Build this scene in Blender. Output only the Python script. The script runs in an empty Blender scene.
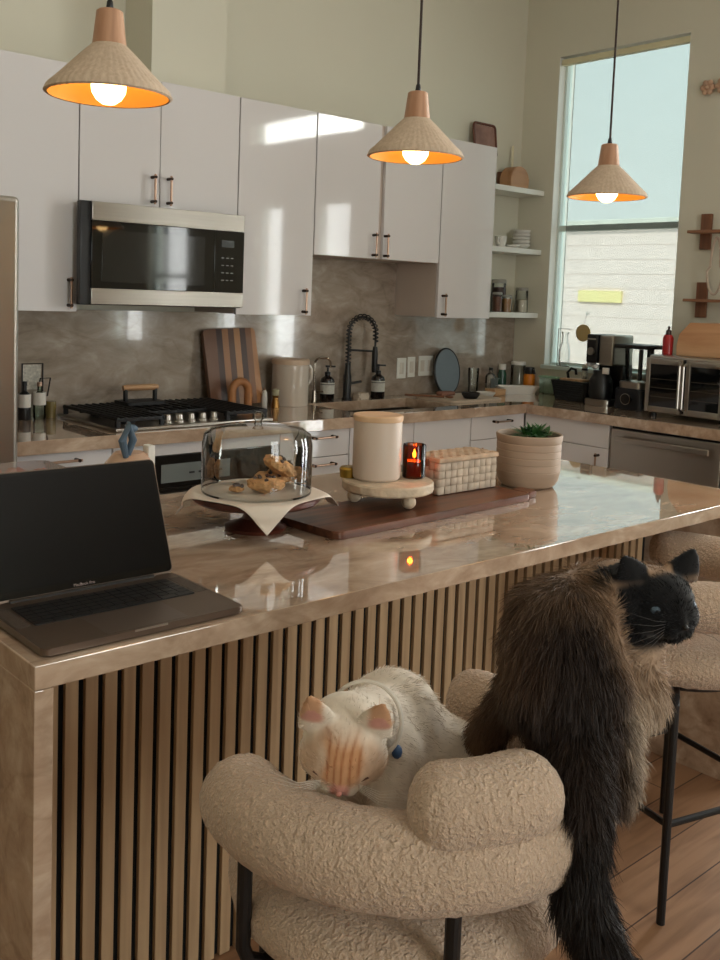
import bpy, bmesh, math, random
import numpy as np
from mathutils import Vector, Matrix, Euler, noise
random.seed(7); np.random.seed(7)
PI = math.pi
S = bpy.context.scene
C = S.collection

# ---------------------------------------------------------------- camera
YAW, PITCH, ROLL, FPX, CX, CY = .7235, -.0862, .0362, 962.69, 346.9, 378.45
cam = bpy.data.cameras.new('camera'); camo = bpy.data.objects.new('camera', cam); C.objects.link(camo)
fw = Vector((math.sin(YAW)*math.cos(PITCH), math.cos(YAW)*math.cos(PITCH), math.sin(PITCH)))
rt = Vector((math.cos(YAW), -math.sin(YAW), 0)); up = rt.cross(fw)
r2 = rt*math.cos(ROLL)+up*math.sin(ROLL); u2 = up*math.cos(ROLL)-rt*math.sin(ROLL)
m = Matrix((r2, u2, -fw)).transposed().to_4x4(); m.translation = Vector((-4.8958, -3.9537, 1.4764))
camo.matrix_world = m
cam.sensor_fit = 'HORIZONTAL'; cam.sensor_width = 36; cam.lens = 36*FPX/720
cam.shift_x = (360-CX)/720; cam.shift_y = -(480-CY)/720; cam.clip_start = .05
S.camera = camo

# ---------------------------------------------------------------- world, sun, daylight, exposure
W = bpy.data.worlds.new('sky'); S.world = W; W.use_nodes = True
wn = W.node_tree; bg = wn.nodes['Background']
tcw = wn.nodes.new('ShaderNodeTexCoord'); sepw = wn.nodes.new('ShaderNodeSeparateXYZ'); rw = wn.nodes.new('ShaderNodeValToRGB')
wn.links.new(tcw.outputs['Generated'], sepw.inputs[0]); wn.links.new(sepw.outputs[2], rw.inputs[0]); wn.links.new(rw.outputs[0], bg.inputs[0])
rw.color_ramp.elements[0].position = .0; rw.color_ramp.elements[0].color = (.60, .66, .63, 1)
rw.color_ramp.elements[1].position = .5; rw.color_ramp.elements[1].color = (.50, .62, .63, 1)
bg.inputs[1].default_value = 1.5

def light(name, kind, loc, energy, color, size=None, size_y=None, aim=None):
    l = bpy.data.lights.new(name, kind); o = bpy.data.objects.new(name, l); C.objects.link(o)
    o.location = loc; l.energy = energy; l.color = color
    if kind == 'AREA': l.shape = 'RECTANGLE'; l.size = size; l.size_y = size_y; o.visible_camera = True; o.visible_glossy = True; o.visible_transmission = True
    if aim is not None: o.rotation_euler = Vector(aim).to_track_quat('-Z', 'Y').to_euler()
    return o
sun = light('sun', 'SUN', (0, 0, 8), 1.95, (1, .93, .8), aim=(.75, .1, -.62)); sun.data.angle = .02
po = light('window_portal', 'AREA', (.14, -.69, 2.03), 1, (1, 1, 1), .86, 1.9, aim=(-1, 0, 0)); po.data.cycles.is_portal = True
XL_ = -6.6
# daylight beyond the glass door, the clerestory and the side window
light('daylight_glass_door', 'AREA', (.22, -3.08, 1.15), 84, (1, .98, .97), 1.65, 2.1, aim=(-1, 0, 0))
light('daylight_clerestory', 'AREA', (.22, -3.05, 2.82), 40, (1.0, .97, .92), 1.8, .25, aim=(-1, 0, 0))
light('daylight_side_window', 'AREA', (.22, -5.15, 1.6), 26, (1, .97, .94), .7, 1.4, aim=(-1, 0, 0))
light('rear_fill_light', 'AREA', (-3.6, -7.72, 1.9), 48, (1, .97, .93), 1.5, 2.3, aim=(0, 1, 0))  # unseen fill added behind the camera to lift the island front
S.view_settings.view_transform = 'Standard'; S.view_settings.look = 'None'
S.view_settings.exposure = 0.88; S.view_settings.gamma = 1; S.view_settings.use_curve_mapping = False
S.cycles.max_bounces = 8; S.cycles.transparent_max_bounces = 16; S.cycles.caustics_reflective = False; S.cycles.caustics_refractive = False
S.cycles.sample_clamp_indirect = 4

# ---------------------------------------------------------------- materials
def lin(c): return tuple(((x/255)/12.92 if x/255 <= .04045 else ((x/255+.055)/1.055)**2.4) for x in c)
MATS = {}
def mat(name, col, rough=.5, metal=0, var=.06, vscale=6, bump=0, bscale=40, spec=.5, emis=None, estr=0, coat=0, srgb=True, sheen=0, aniso=0, stretch=None):
    if name in MATS: return MATS[name]
    M = bpy.data.materials.new(name); M.use_nodes = True; nt = M.node_tree; b = nt.nodes['Principled BSDF']
    c = lin(col) if srgb else col
    tc = nt.nodes.new('ShaderNodeTexCoord'); mp = nt.nodes.new('ShaderNodeMapping'); nt.links.new(tc.outputs['Object'], mp.inputs[0])
    if stretch: mp.inputs['Scale'].default_value = stretch
    nz = nt.nodes.new('ShaderNodeTexNoise'); nz.inputs['Scale'].default_value = vscale; nz.inputs['Detail'].default_value = 4
    nt.links.new(mp.outputs[0], nz.inputs[0])
    r = nt.nodes.new('ShaderNodeValToRGB'); nt.links.new(nz.outputs[0], r.inputs[0])
    r.color_ramp.elements[0].position = .3; r.color_ramp.elements[1].position = .7
    r.color_ramp.elements[0].color = tuple(x*(1-var) for x in c)+(1,); r.color_ramp.elements[1].color = tuple(min(1, x*(1+var)) for x in c)+(1,)
    nt.links.new(r.outputs[0], b.inputs['Base Color'])
    b.inputs['Roughness'].default_value = rough; b.inputs['Metallic'].default_value = metal
    b.inputs['Specular IOR Level'].default_value = spec; b.inputs['Coat Weight'].default_value = coat; b.inputs['Coat Roughness'].default_value = .04
    b.inputs['Sheen Weight'].default_value = sheen; b.inputs['Anisotropic'].default_value = aniso
    if aniso:
        tg = nt.nodes.new('ShaderNodeTangent'); tg.direction_type = 'RADIAL'; tg.axis = 'Z'; nt.links.new(tg.outputs[0], b.inputs['Tangent']); b.inputs['Anisotropic Rotation'].default_value = .25
    if emis: b.inputs['Emission Color'].default_value = tuple(emis)+(1,); b.inputs['Emission Strength'].default_value = estr
    if bump:
        n2 = nt.nodes.new('ShaderNodeTexNoise'); n2.inputs['Scale'].default_value = bscale; nt.links.new(mp.outputs[0], n2.inputs[0])
        bp = nt.nodes.new('ShaderNodeBump'); bp.inputs['Strength'].default_value = bump; bp.inputs['Distance'].default_value = .01
        nt.links.new(n2.outputs[0], bp.inputs['Height']); nt.links.new(bp.outputs[0], b.inputs['Normal'])
    MATS[name] = M; return M

def wood(name, c1, c2, axis=0, scale=14, rough=.45, stretchf=.06, spec=.4):
    if name in MATS: return MATS[name]
    M = bpy.data.materials.new(name); M.use_nodes = True; nt = M.node_tree; b = nt.nodes['Principled BSDF']
    tc = nt.nodes.new('ShaderNodeTexCoord'); mp = nt.nodes.new('ShaderNodeMapping'); nt.links.new(tc.outputs['Object'], mp.inputs[0])
    s = [1, 1, 1]; s[axis] = stretchf; mp.inputs['Scale'].default_value = s
    nz = nt.nodes.new('ShaderNodeTexNoise'); nz.inputs['Scale'].default_value = scale; nz.inputs['Detail'].default_value = 6; nz.inputs['Distortion'].default_value = .6
    nt.links.new(mp.outputs[0], nz.inputs[0])
    r = nt.nodes.new('ShaderNodeValToRGB'); nt.links.new(nz.outputs[0], r.inputs[0])
    r.color_ramp.elements[0].position = .32; r.color_ramp.elements[1].position = .68
    r.color_ramp.elements[0].color = lin(c1)+(1,); r.color_ramp.elements[1].color = lin(c2)+(1,)
    nt.links.new(r.outputs[0], b.inputs['Base Color']); b.inputs['Roughness'].default_value = rough; b.inputs['Specular IOR Level'].default_value = spec
    MATS[name] = M; return M

def stone(name, cols, rough, rot=.5, bright=1.0):
    M = bpy.data.materials.new(name); M.use_nodes = True; nt = M.node_tree; b = nt.nodes['Principled BSDF']; L = nt.links.new
    g = nt.nodes.new('ShaderNodeNewGeometry'); mp = nt.nodes.new('ShaderNodeMapping'); L(g.outputs['Position'], mp.inputs[0])
    mp.inputs['Rotation'].default_value = (.3, rot, rot*1.3); mp.inputs['Scale'].default_value = (1.6, 3.0, 3.2)
    n1 = nt.nodes.new('ShaderNodeTexNoise'); n1.inputs['Scale'].default_value = 4.2; n1.inputs['Detail'].default_value = 9; n1.inputs['Roughness'].default_value = .62; n1.inputs['Distortion'].default_value = .5
    L(mp.outputs[0], n1.inputs[0])
    r = nt.nodes.new('ShaderNodeValToRGB'); L(n1.outputs[0], r.inputs[0]); e = r.color_ramp.elements
    ps = [.28, .45, .56, .7]
    e[0].position = ps[0]; e[0].color = lin(cols[0])+(1,); e[1].position = ps[3]; e[1].color = lin(cols[3])+(1,)
    for p, c in ((ps[1], cols[1]), (ps[2], cols[2])): x = e.new(p); x.color = lin(c)+(1,)
    # thin dark veins where a second noise crosses its middle
    n2 = nt.nodes.new('ShaderNodeTexNoise'); n2.inputs['Scale'].default_value = 1.3; n2.inputs['Detail'].default_value = 7; n2.inputs['Distortion'].default_value = .7; L(mp.outputs[0], n2.inputs[0])
    r2_ = nt.nodes.new('ShaderNodeValToRGB'); L(n2.outputs[0], r2_.inputs[0]); q = r2_.color_ramp.elements
    q[0].position = .475; q[0].color = (1, 1, 1, 1); q[1].position = .525; q[1].color = (1, 1, 1, 1); x = q.new(.5); x.color = (.72, .68, .64, 1)
    mx = nt.nodes.new('ShaderNodeMix'); mx.data_type = 'RGBA'; mx.blend_type = 'MULTIPLY'; mx.inputs[0].default_value = .5
    L(r.outputs[0], mx.inputs[6]); L(r2_.outputs[0], mx.inputs[7]); L(mx.outputs[2], b.inputs['Base Color'])
    b.inputs['Roughness'].default_value = rough; b.inputs['Specular IOR Level'].default_value = .7; b.inputs['Coat Weight'].default_value = .9; b.inputs['Coat Roughness'].default_value = .02
    MATS[name] = M; return M

def glass(name, tint=(1, 1, 1), refl=1.0, ior=1.45, rough=0.0, milk=0.0):
    M = bpy.data.materials.new(name); M.use_nodes = True; nt = M.node_tree; nt.nodes.remove(nt.nodes['Principled BSDF']); L = nt.links.new
    out = nt.nodes['Material Output']; t = nt.nodes.new('ShaderNodeBsdfTransparent'); t.inputs[0].default_value = tuple(tint)+(1,)
    gl = nt.nodes.new('ShaderNodeBsdfGlossy'); gl.inputs['Roughness'].default_value = rough
    f = nt.nodes.new('ShaderNodeFresnel'); f.inputs[0].default_value = ior
    mu = nt.nodes.new('ShaderNodeMath'); mu.operation = 'MULTIPLY'; mu.inputs[1].default_value = refl; L(f.outputs[0], mu.inputs[0])
    mx = nt.nodes.new('ShaderNodeMixShader'); L(mu.outputs[0], mx.inputs[0]); L(t.outputs[0], mx.inputs[1]); L(gl.outputs[0], mx.inputs[2])
    nz = nt.nodes.new('ShaderNodeTexNoise'); nz.inputs['Scale'].default_value = 3
    bp = nt.nodes.new('ShaderNodeBump'); bp.inputs['Strength'].default_value = .03; L(nz.outputs[0], bp.inputs['Height']); L(bp.outputs[0], gl.inputs['Normal'])
    if milk:
        d = nt.nodes.new('ShaderNodeBsdfDiffuse'); m2 = nt.nodes.new('ShaderNodeMixShader'); m2.inputs[0].default_value = milk
        L(mx.outputs[0], m2.inputs[1]); L(d.outputs[0], m2.inputs[2]); L(m2.outputs[0], out.inputs[0])
    else: L(mx.outputs[0], out.inputs[0])
    MATS[name] = M; return M

def attr_mat(name, rough=.7, sheen=0, spec=.2, bump=0):
    M = bpy.data.materials.new(name); M.use_nodes = True; nt = M.node_tree; b = nt.nodes['Principled BSDF']
    a = nt.nodes.new('ShaderNodeAttribute'); a.attribute_name = 'Col'
    nz = nt.nodes.new('ShaderNodeTexNoise'); nz.inputs['Scale'].default_value = 90
    tc = nt.nodes.new('ShaderNodeTexCoord'); nt.links.new(tc.outputs['Object'], nz.inputs[0])
    mx = nt.nodes.new('ShaderNodeMix'); mx.data_type = 'RGBA'; mx.blend_type = 'MULTIPLY'; mx.inputs[0].default_value = .25
    nt.links.new(a.outputs['Color'], mx.inputs[6]); nt.links.new(nz.outputs[0], mx.inputs[7]); nt.links.new(mx.outputs[2], b.inputs['Base Color'])
    b.inputs['Roughness'].default_value = rough; b.inputs['Sheen Weight'].default_value = sheen; b.inputs['Specular IOR Level'].default_value = spec
    MATS[name] = M; return M

WALL = mat('wall_paint', (219, 215, 198), .75, var=.015, vscale=2, spec=.2)
CEIL = mat('ceiling_paint', (244, 240, 232), .8, var=.01)
CAB = mat('white_gloss_laminate', (222, 217, 216), .05, var=.01, vscale=1.5, spec=.5)
CABIN = mat('cabinet_side_laminate', (205, 190, 178), .4, var=.02)
GAP = mat('shadow_gap_board', (70, 62, 55), .8)
WHITE = mat('white_paint', (232, 230, 222), .45, var=.01)
STONE = stone('quartzite_polished', [(150, 124, 102), (178, 151, 128), (192, 167, 144), (212, 190, 168)], .04)
SPLASH = stone('quartzite_splash', [(138, 124, 110), (160, 146, 132), (172, 158, 144), (190, 178, 164)], .12, rot=.9)
STEEL = mat('brushed_steel', (176, 170, 162), .28, 1, var=.05, vscale=3, aniso=.6, stretch=(1, 1, 30))
STEELV = mat('brushed_steel_door', (186, 180, 172), .3, 1, var=.03, vscale=2, aniso=.8)
DSTEEL = mat('dark_steel', (92, 84, 76), .35, 1, var=.05)
BLACK = mat('black_plastic', (16, 16, 18), .35, var=.1)
BGLASS = mat('black_glass', (10, 11, 12), .04, var=.05, spec=.7)
IRON = mat('cast_iron', (18, 18, 20), .6, var=.15, bump=.2)
BMETAL = mat('black_metal', (14, 14, 16), .42, 0, var=.05, spec=.5)
BRONZE = mat('bronze', (178, 148, 128), .35, 1, var=.05)
DBRONZE = mat('dark_bronze', (60, 46, 38), .4, 1, var=.05)
SLAT = wood('oak_slat', (164, 134, 102), (196, 166, 130), axis=2, scale=30, rough=.6)
FELT = mat('black_felt', (5, 4, 4), .95)
WALNUT = wood('walnut', (56, 30, 20), (118, 72, 48), axis=0, scale=34, rough=.35)
WALNUTZ = wood('walnut_round', (52, 22, 16), (96, 46, 32), axis=0, scale=14, rough=.35)
OAKL = wood('light_oak', (176, 134, 96), (214, 172, 130), axis=0, scale=22)
OAKN = wood('pendant_wood', (172, 126, 96), (204, 160, 128), axis=2, scale=40)
BRWOOD = wood('brown_wood', (104, 66, 46), (142, 96, 68), axis=2, scale=20)
LINENW = mat('white_ceramic', (226, 222, 214), .3, var=.02)
CREAM = mat('cream_ceramic', (200, 182, 166), .5, var=.03)
GLASS = glass('clear_glass', (.97, .99, .985), 1.6)
GLASSG = glass('green_glass', (.82, .93, .86), 1.2)
AMBER = glass('amber_glass', (.66, .30, .12), 1.0)
PANE = glass('window_glass', (.98, 1, 1), .6)

def floor_mat():
    M = bpy.data.materials.new('oak_plank_floor'); M.use_nodes = True; nt = M.node_tree; b = nt.nodes['Principled BSDF']; L = nt.links.new
    tc = nt.nodes.new('ShaderNodeTexCoord'); br = nt.nodes.new('ShaderNodeTexBrick'); L(tc.outputs['Object'], br.inputs[0])
    br.inputs['Scale'].default_value = 1; br.inputs['Brick Width'].default_value = 1.5; br.inputs['Row Height'].default_value = .14; br.inputs['Mortar Size'].default_value = .002
    br.inputs['Color1'].default_value = lin((142, 104, 76))+(1,); br.inputs['Color2'].default_value = lin((168, 128, 96))+(1,); br.inputs['Mortar'].default_value = lin((70, 46, 32))+(1,)
    mp = nt.nodes.new('ShaderNodeMapping'); L(tc.outputs['Object'], mp.inputs[0]); mp.inputs['Scale'].default_value = (1, 9, 1)
    nz = nt.nodes.new('ShaderNodeTexNoise'); nz.inputs['Scale'].default_value = 3; nz.inputs['Detail'].default_value = 8; nz.inputs['Distortion'].default_value = .8; L(mp.outputs[0], nz.inputs[0])
    r = nt.nodes.new('ShaderNodeValToRGB'); L(nz.outputs[0], r.inputs[0]); r.color_ramp.elements[0].position = .3; r.color_ramp.elements[0].color = (.5, .45, .4, 1); r.color_ramp.elements[1].position = .6; r.color_ramp.elements[1].color = (1, 1, 1, 1)
    mx = nt.nodes.new('ShaderNodeMix'); mx.data_type = 'RGBA'; mx.blend_type = 'MULTIPLY'; mx.inputs[0].default_value = .7
    L(br.outputs[0], mx.inputs[6]); L(r.outputs[0], mx.inputs[7]); L(mx.outputs[2], b.inputs['Base Color']); b.inputs['Roughness'].default_value = .42; b.inputs['Specular IOR Level'].default_value = .35
    return M
FLOOR = floor_mat()

def boucle_mat(name, col, scale=120, strength=1.0):
    M = bpy.data.materials.new(name); M.use_nodes = True; nt = M.node_tree; b = nt.nodes['Principled BSDF']; L = nt.links.new
    tc = nt.nodes.new('ShaderNodeTexCoord')
    nz0 = nt.nodes.new('ShaderNodeTexNoise'); nz0.inputs['Scale'].default_value = scale*.8; L(tc.outputs['Object'], nz0.inputs[0])
    ad = nt.nodes.new('ShaderNodeMix'); ad.data_type = 'RGBA'; ad.blend_type = 'ADD'; ad.inputs[0].default_value = .012
    L(tc.outputs['Object'], ad.inputs[6]); L(nz0.outputs['Color'], ad.inputs[7])
    v = nt.nodes.new('ShaderNodeTexVoronoi'); v.inputs['Scale'].default_value = scale; v.feature = 'SMOOTH_F1'; L(ad.outputs[2], v.inputs[0])
    n = nt.nodes.new('ShaderNodeTexNoise'); n.inputs['Scale'].default_value = scale*2; n.inputs['Detail'].default_value = 3; L(tc.outputs['Object'], n.inputs[0])
    s = nt.nodes.new('ShaderNodeMath'); s.operation = 'MULTIPLY_ADD'; s.inputs[1].default_value = -1.3; L(v.outputs[0], s.inputs[0]); L(n.outputs[0], s.inputs[2])
    bp = nt.nodes.new('ShaderNodeBump'); bp.inputs['Strength'].default_value = strength; bp.inputs['Distance'].default_value = .004; L(s.outputs[0], bp.inputs['Height']); L(bp.outputs[0], b.inputs['Normal'])
    r = nt.nodes.new('ShaderNodeValToRGB'); L(s.outputs[0], r.inputs[0]); c = lin(col)
    r.color_ramp.elements[0].position = -0.0; r.color_ramp.elements[0].color = tuple(x*.80 for x in c)+(1,); r.color_ramp.elements[1].position = .35; r.color_ramp.elements[1].color = c+(1,)
    L(r.outputs[0], b.inputs['Base Color']); b.inputs['Roughness'].default_value = .95; b.inputs['Sheen Weight'].default_value = .25; b.inputs['Specular IOR Level'].default_value = .1
    return M
BOUCLE = boucle_mat('boucle', (218, 190, 165), 150, 1.0)

# ---------------------------------------------------------------- helpers
def chain_matrix(o):
    M = Matrix.Identity(4)
    while o is not None:
        M = o.matrix_basis @ M if o.parent is None else (o.parent.matrix_basis @ M if False else o.matrix_basis @ M)
        o = o.parent
    return M
class MB:
    def __init__(s): s.bm = bmesh.new()
    def _xf(s, vs, M): bmesh.ops.transform(s.bm, matrix=M, verts=vs)
    def box(s, x0, x1, y0, y1, z0, z1, bev=0, seg=2, M=None):
        r = bmesh.ops.create_cube(s.bm, size=1); vs = r['verts']
        bmesh.ops.scale(s.bm, vec=(x1-x0, y1-y0, z1-z0), verts=vs); bmesh.ops.translate(s.bm, vec=((x0+x1)/2, (y0+y1)/2, (z0+z1)/2), verts=vs)
        if bev:
            es = list({e for v in vs for e in v.link_edges}); rr = bmesh.ops.bevel(s.bm, geom=es, offset=bev, segments=seg, affect='EDGES', profile=.5)
            vs = list({v for f in rr['faces'] for v in f.verts} | {v for v in vs if v.is_valid})
        if M: s._xf([v for v in vs if v.is_valid], M)
        return s
    def lathe(s, prof, c=(0, 0, 0), n=40, M=None, caps=True):
        rings = []; vs = []
        for r, z in prof:
            if r < 1e-5: ring = [s.bm.verts.new((c[0], c[1], c[2]+z))]
            else: ring = [s.bm.verts.new((c[0]+r*math.cos(2*PI*i/n), c[1]+r*math.sin(2*PI*i/n), c[2]+z)) for i in range(n)]
            rings.append(ring); vs += ring
        for a, b in zip(rings, rings[1:]):
            for i in range(n):
                j = (i+1) % n
                if len(a) == 1 and len(b) == 1: continue
                if len(a) == 1: s.bm.faces.new((a[0], b[j], b[i]))
                elif len(b) == 1: s.bm.faces.new((a[i], a[j], b[0]))
                else: s.bm.faces.new((a[i], a[j], b[j], b[i]))
        if caps:
            if len(rings[0]) > 1: s.bm.faces.new(list(reversed(rings[0])))
            if len(rings[-1]) > 1: s.bm.faces.new(rings[-1])
        if M: s._xf(vs, M)
        return s
    def cyl(s, c, r, h, n=28, r2=None, axis='z', bev=0):
        r2 = r if r2 is None else r2
        prof = [(r, 0), (r2, h)] if not bev else [(r-bev, 0), (r, bev), (r2, h-bev), (r2-bev, h)]
        M = None
        if axis == 'y': M = Matrix.Translation(c) @ Matrix.Rotation(-PI/2, 4, 'X')
        elif axis == 'x': M = Matrix.Translation(c) @ Matrix.Rotation(PI/2, 4, 'Y')
        else: M = Matrix.Translation(c)
        return s.lathe(prof, (0, 0, 0), n, M)
    def tube(s, pts, r, n=10, closed=False, caps=True):
        pts = [Vector(p) for p in pts]; N = len(pts); rr = r if isinstance(r, (list, tuple)) else [r]*N
        rings = []; prev = None
        for i, p in enumerate(pts):
            a = pts[(i-1) % N] if (closed or i > 0) else p; b = pts[(i+1) % N] if (closed or i < N-1) else p
            t = (b-a).normalized()
            if prev is None:
                x = t.orthogonal().normalized()
            else:
                x = (prev-t*prev.dot(t)).normalized()
            prev = x; y = t.cross(x)
            rings.append([s.bm.verts.new(p+(x*math.cos(2*PI*k/n)+y*math.sin(2*PI*k/n))*rr[i]) for k in range(n)])
        for i in range(N if closed else N-1):
            a, b = rings[i], rings[(i+1) % N]
            for k in range(n): s.bm.faces.new((a[k], a[(k+1) % n], b[(k+1) % n], b[k]))
        if caps and not closed: s.bm.faces.new(list(reversed(rings[0]))); s.bm.faces.new(rings[-1])
        return s
    def ball(s, c, r, scale=(1, 1, 1), sub=3, M=None):
        g = bmesh.ops.create_icosphere(s.bm, subdivisions=sub, radius=r); vs = g['verts']
        bmesh.ops.scale(s.bm, vec=scale, verts=vs)
        if M: s._xf(vs, M)
        bmesh.ops.translate(s.bm, vec=c, verts=vs); return s
    def prism(s, poly, z0, z1, M=None, bev=0):
        a = [s.bm.verts.new((x, y, z0)) for x, y in poly]; b = [s.bm.verts.new((x, y, z1)) for x, y in poly]; n = len(poly)
        fs = [s.bm.faces.new(list(reversed(a))), s.bm.faces.new(b)]
        for i in range(n): s.bm.faces.new((a[i], a[(i+1) % n], b[(i+1) % n], b[i]))
        vs = a+b
        if bev:
            es = list({e for f in fs for e in f.edges}); rr = bmesh.ops.bevel(s.bm, geom=es, offset=bev, segments=2, affect='EDGES'); vs = list({v for f in rr['faces'] for v in f.verts} | {v for v in vs if v.is_valid})
        if M: s._xf(vs, M)
        return s
    def build(s, name, material, parent=None, ang=28):
        if parent is not None: s.bm.transform(chain_matrix(parent).inverted())
        bmesh.ops.recalc_face_normals(s.bm, faces=s.bm.faces)
        me = bpy.data.meshes.new(name); s.bm.to_mesh(me); s.bm.free()
        me.set_sharp_from_angle(angle=math.radians(ang))
        for p in me.polygons: p.use_smooth = p.area < .004
        me.materials.append(material); o = bpy.data.objects.new(name, me); C.objects.link(o)
        if parent is not None: o.parent = parent
        return o
def tag(o, label, cat, group=None, kind=None):
    o['label'] = label; o['category'] = cat
    if group: o['group'] = group
    if kind: o['kind'] = kind
    return o
def thing(name, label, cat, loc=(0, 0, 0), rz=0, group=None):
    o = bpy.data.objects.new(name, None); C.objects.link(o); o.location = loc; o.rotation_euler = (0, 0, rz); o.empty_display_size = .05
    return tag(o, label, cat, group)
def struct(o, kind='structure'): o['kind'] = kind; return o
def copy_tree(o, parent=None):
    c = o.copy(); C.objects.link(c); c.parent = parent
    for ch in [k for k in S.objects if k.parent == o]: copy_tree(ch, c)
    return c
def place(o, loc, rz=0): o.location = loc; o.rotation_euler = (0, 0, rz); return o
def rrect(x0, x1, y0, y1, r, n=6):
    P = []
    for cx, cy, a0 in ((x1-r, y1-r, 0), (x0+r, y1-r, 90), (x0+r, y0+r, 180), (x1-r, y0+r, 270)):
        for i in range(n+1):
            a = math.radians(a0+90*i/n); P.append((cx+r*math.cos(a), cy+r*math.sin(a)))
    return P
def BX(*a, **k): return MB().box(*a, **k)

# ---------------------------------------------------------------- room
H = 3.5
XL, YB = -6.6, -7.6
struct(BX(XL-.1, .3, YB-.1, .1, -.1, 0).build('floor', FLOOR))
struct(BX(XL-.1, .3, YB-.1, .1, H, H+.1).build('ceiling', CEIL))
struct(BX(XL-.1, .15, 0, .12, 0, H).build('wall_back', WALL))
struct(BX(XL-.12, XL, YB, 0, 0, H).build('wall_left', WALL))
# right wall with openings: window (y -1.13..-.27, z 1.093..2.97), glass door, clerestory, side window
def wall_with_holes(holes, y0, y1):
    m = MB(); ys = sorted({y0, y1, *[h[0] for h in holes], *[h[1] for h in holes]}); zs = sorted({0, H, *[h[2] for h in holes], *[h[3] for h in holes]})
    for a, b in zip(ys, ys[1:]):
        z_run = None
        for c, d in zip(zs, zs[1:]):
            solid = not any(h[0] <= a and b <= h[1] and h[2] <= c and d <= h[3] for h in holes)
            if solid: z_run = (z_run[0], d) if z_run else (c, d)
            if (not solid or d == H) and z_run: m.box(0, .16, a, b, z_run[0], z_run[1]); z_run = None
    return m
holes = [(-1.125, -.262, 1.085, 2.965), (-3.56, -3.16, 0.02, 2.22), (-2.78, -2.31, 0.02, 2.22), (-3.64, -2.2, 2.70, 2.95), (-5.5, -4.8, .9, 2.3)]
struct(wall_with_holes(holes, YB, 0).build('wall_right', WALL))
m = MB()
for a in ((XL, -4.4, 0, H), (-2.8, 0, 0, H), (-4.4, -2.8, 0, .7), (-4.4, -2.8, 3.1, H)): m.box(a[0], a[1], YB-.1, YB, a[2], a[3])
struct(m.build('wall_rear', WALL))
# boxed chase above the range hood cabinets
struct(BX(-2.782, -2.405, -.235, -.001, 2.34, H-.001).build('trim_1', WALL))

WFR = mat('white_vinyl', (226, 238, 232), .35, var=.01)
def window(n, y0, y1, z0, z1, rail=None, depth=.08, slim=.035):
    f = MB(); x0, x1 = depth-.02, depth+.035
    f.box(x0, x1, y0, y0+slim, z0, z1, .004); f.box(x0, x1, y1-slim, y1, z0, z1, .004); f.box(x0, x1, y0+slim, y1-slim, z1-slim, z1, .004); f.box(x0, x1, y0+slim, y1-slim, z0, z0+slim, .004)
    if rail: f.box(x0, x1, y0+slim, y1-slim, rail-.018, rail+.018, .004); 
    o = struct(f.build('window_%d' % n, WFR))
    p = BX(depth+.004, depth+.01, y0+slim-.005, y1-slim+.005, z0+slim-.005, z1-slim+.005).build('pane', PANE, o)
    return o
lin_ = MB(); lin_.box(.001, .16, -.2655, -.2615, 1.085, 2.965); lin_.box(.001, .16, -1.1255, -1.1215, 1.085, 2.965); lin_.box(.001, .16, -1.1215, -.2655, 2.962, 2.966)
struct(lin_.build('trim_2', WHITE))
w1 = window(1, -1.122, -.265, 1.09, 2.96, rail=1.935, slim=.014)
BX(.030, .032, -1.116, -.352, 1.115, 2.93).build('roller_shade', glass('solar_screen', (.70, .72, .71), .0, milk=.10), w1)
BX(.024, .038, -1.116, -.352, 1.098, 1.114, .004).build('shade_hem_bar', WFR, w1)
BX(-.018, .06, -1.14, -.25, 1.066, 1.09, .004).build('window_sill', WFR, w1)
BX(.008, .05, -1.118, -.27, 2.915, 2.95, .006).build('blind_cassette', mat('cassette_cream', (222, 214, 178), .5), w1)
window(2, -3.64, -2.2, 2.70, 2.95); window(3, -5.5, -4.8, .9, 2.3, rail=1.6)
d1 = window(4, -3.56, -3.16, .02, 2.22, slim=.03); d1.name = 'door_1'
d2 = window(6, -2.78, -2.31, .02, 2.22, slim=.03); d2.name = 'door_2'
f = MB()
for a in ((-4.4, -4.35, .7, 3.1), (-2.85, -2.8, .7, 3.1), (-3.625, -3.575, .75, 3.05)): f.box(a[0], a[1], YB-.08, YB-.02, a[2], a[3], .004)
f.box(-4.35, -2.85, YB-.08, YB-.02, .7, .75, .004); f.box(-4.35, -2.85, YB-.08, YB-.02, 3.05, 3.1, .004)
w5 = struct(f.build('window_5', WFR)); BX(-4.36, -2.84, YB-.055, YB-.05, .74, 3.06).build('pane', PANE, w5)  # unseen rear window, added as the opening for the fill light

# neighbouring house beyond the window
SID = mat('cream_siding', (242, 228, 226), .8, var=.03, vscale=3)
nb = thing('neighbour_house', 'cream lap sided house seen through the lower half of the tall window', 'house', (5, 2.6, 0))
m = MB()
for k in range(16):
    z = -.2+k*.17
    if z+.17 <= 2.42: m.prism([(0, 0), (.012, 0), (.004, .17), (0, .17)], -3.2, 5, M=Matrix.Translation((5, 1.0, z)) @ Matrix(((-1, 0, 0, 0), (0, 0, 1, 0), (0, 1, 0, 0), (0, 0, 0, 1))))
m.box(5.0, 9, -2.2, 6.0, -.2, 2.4)
m.build('siding', SID, nb)
BX(4.88, 9.1, -2.3, 6.1, 2.40, 2.47, .01).build('roof_edge', mat('pale_fascia', (222, 226, 220), .6), nb)
BX(4.955, 5.01, 2.42, 3.02, 1.50, 1.64, .005).build('window', mat('sunlit_yellow_pane', (255, 240, 176), .3), nb)
struct(BX(.4, 14, -9, 9, -.3, -.2).build('ground_outside', mat('pale_concrete', (200, 196, 184), .9, bump=.2)))

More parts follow.
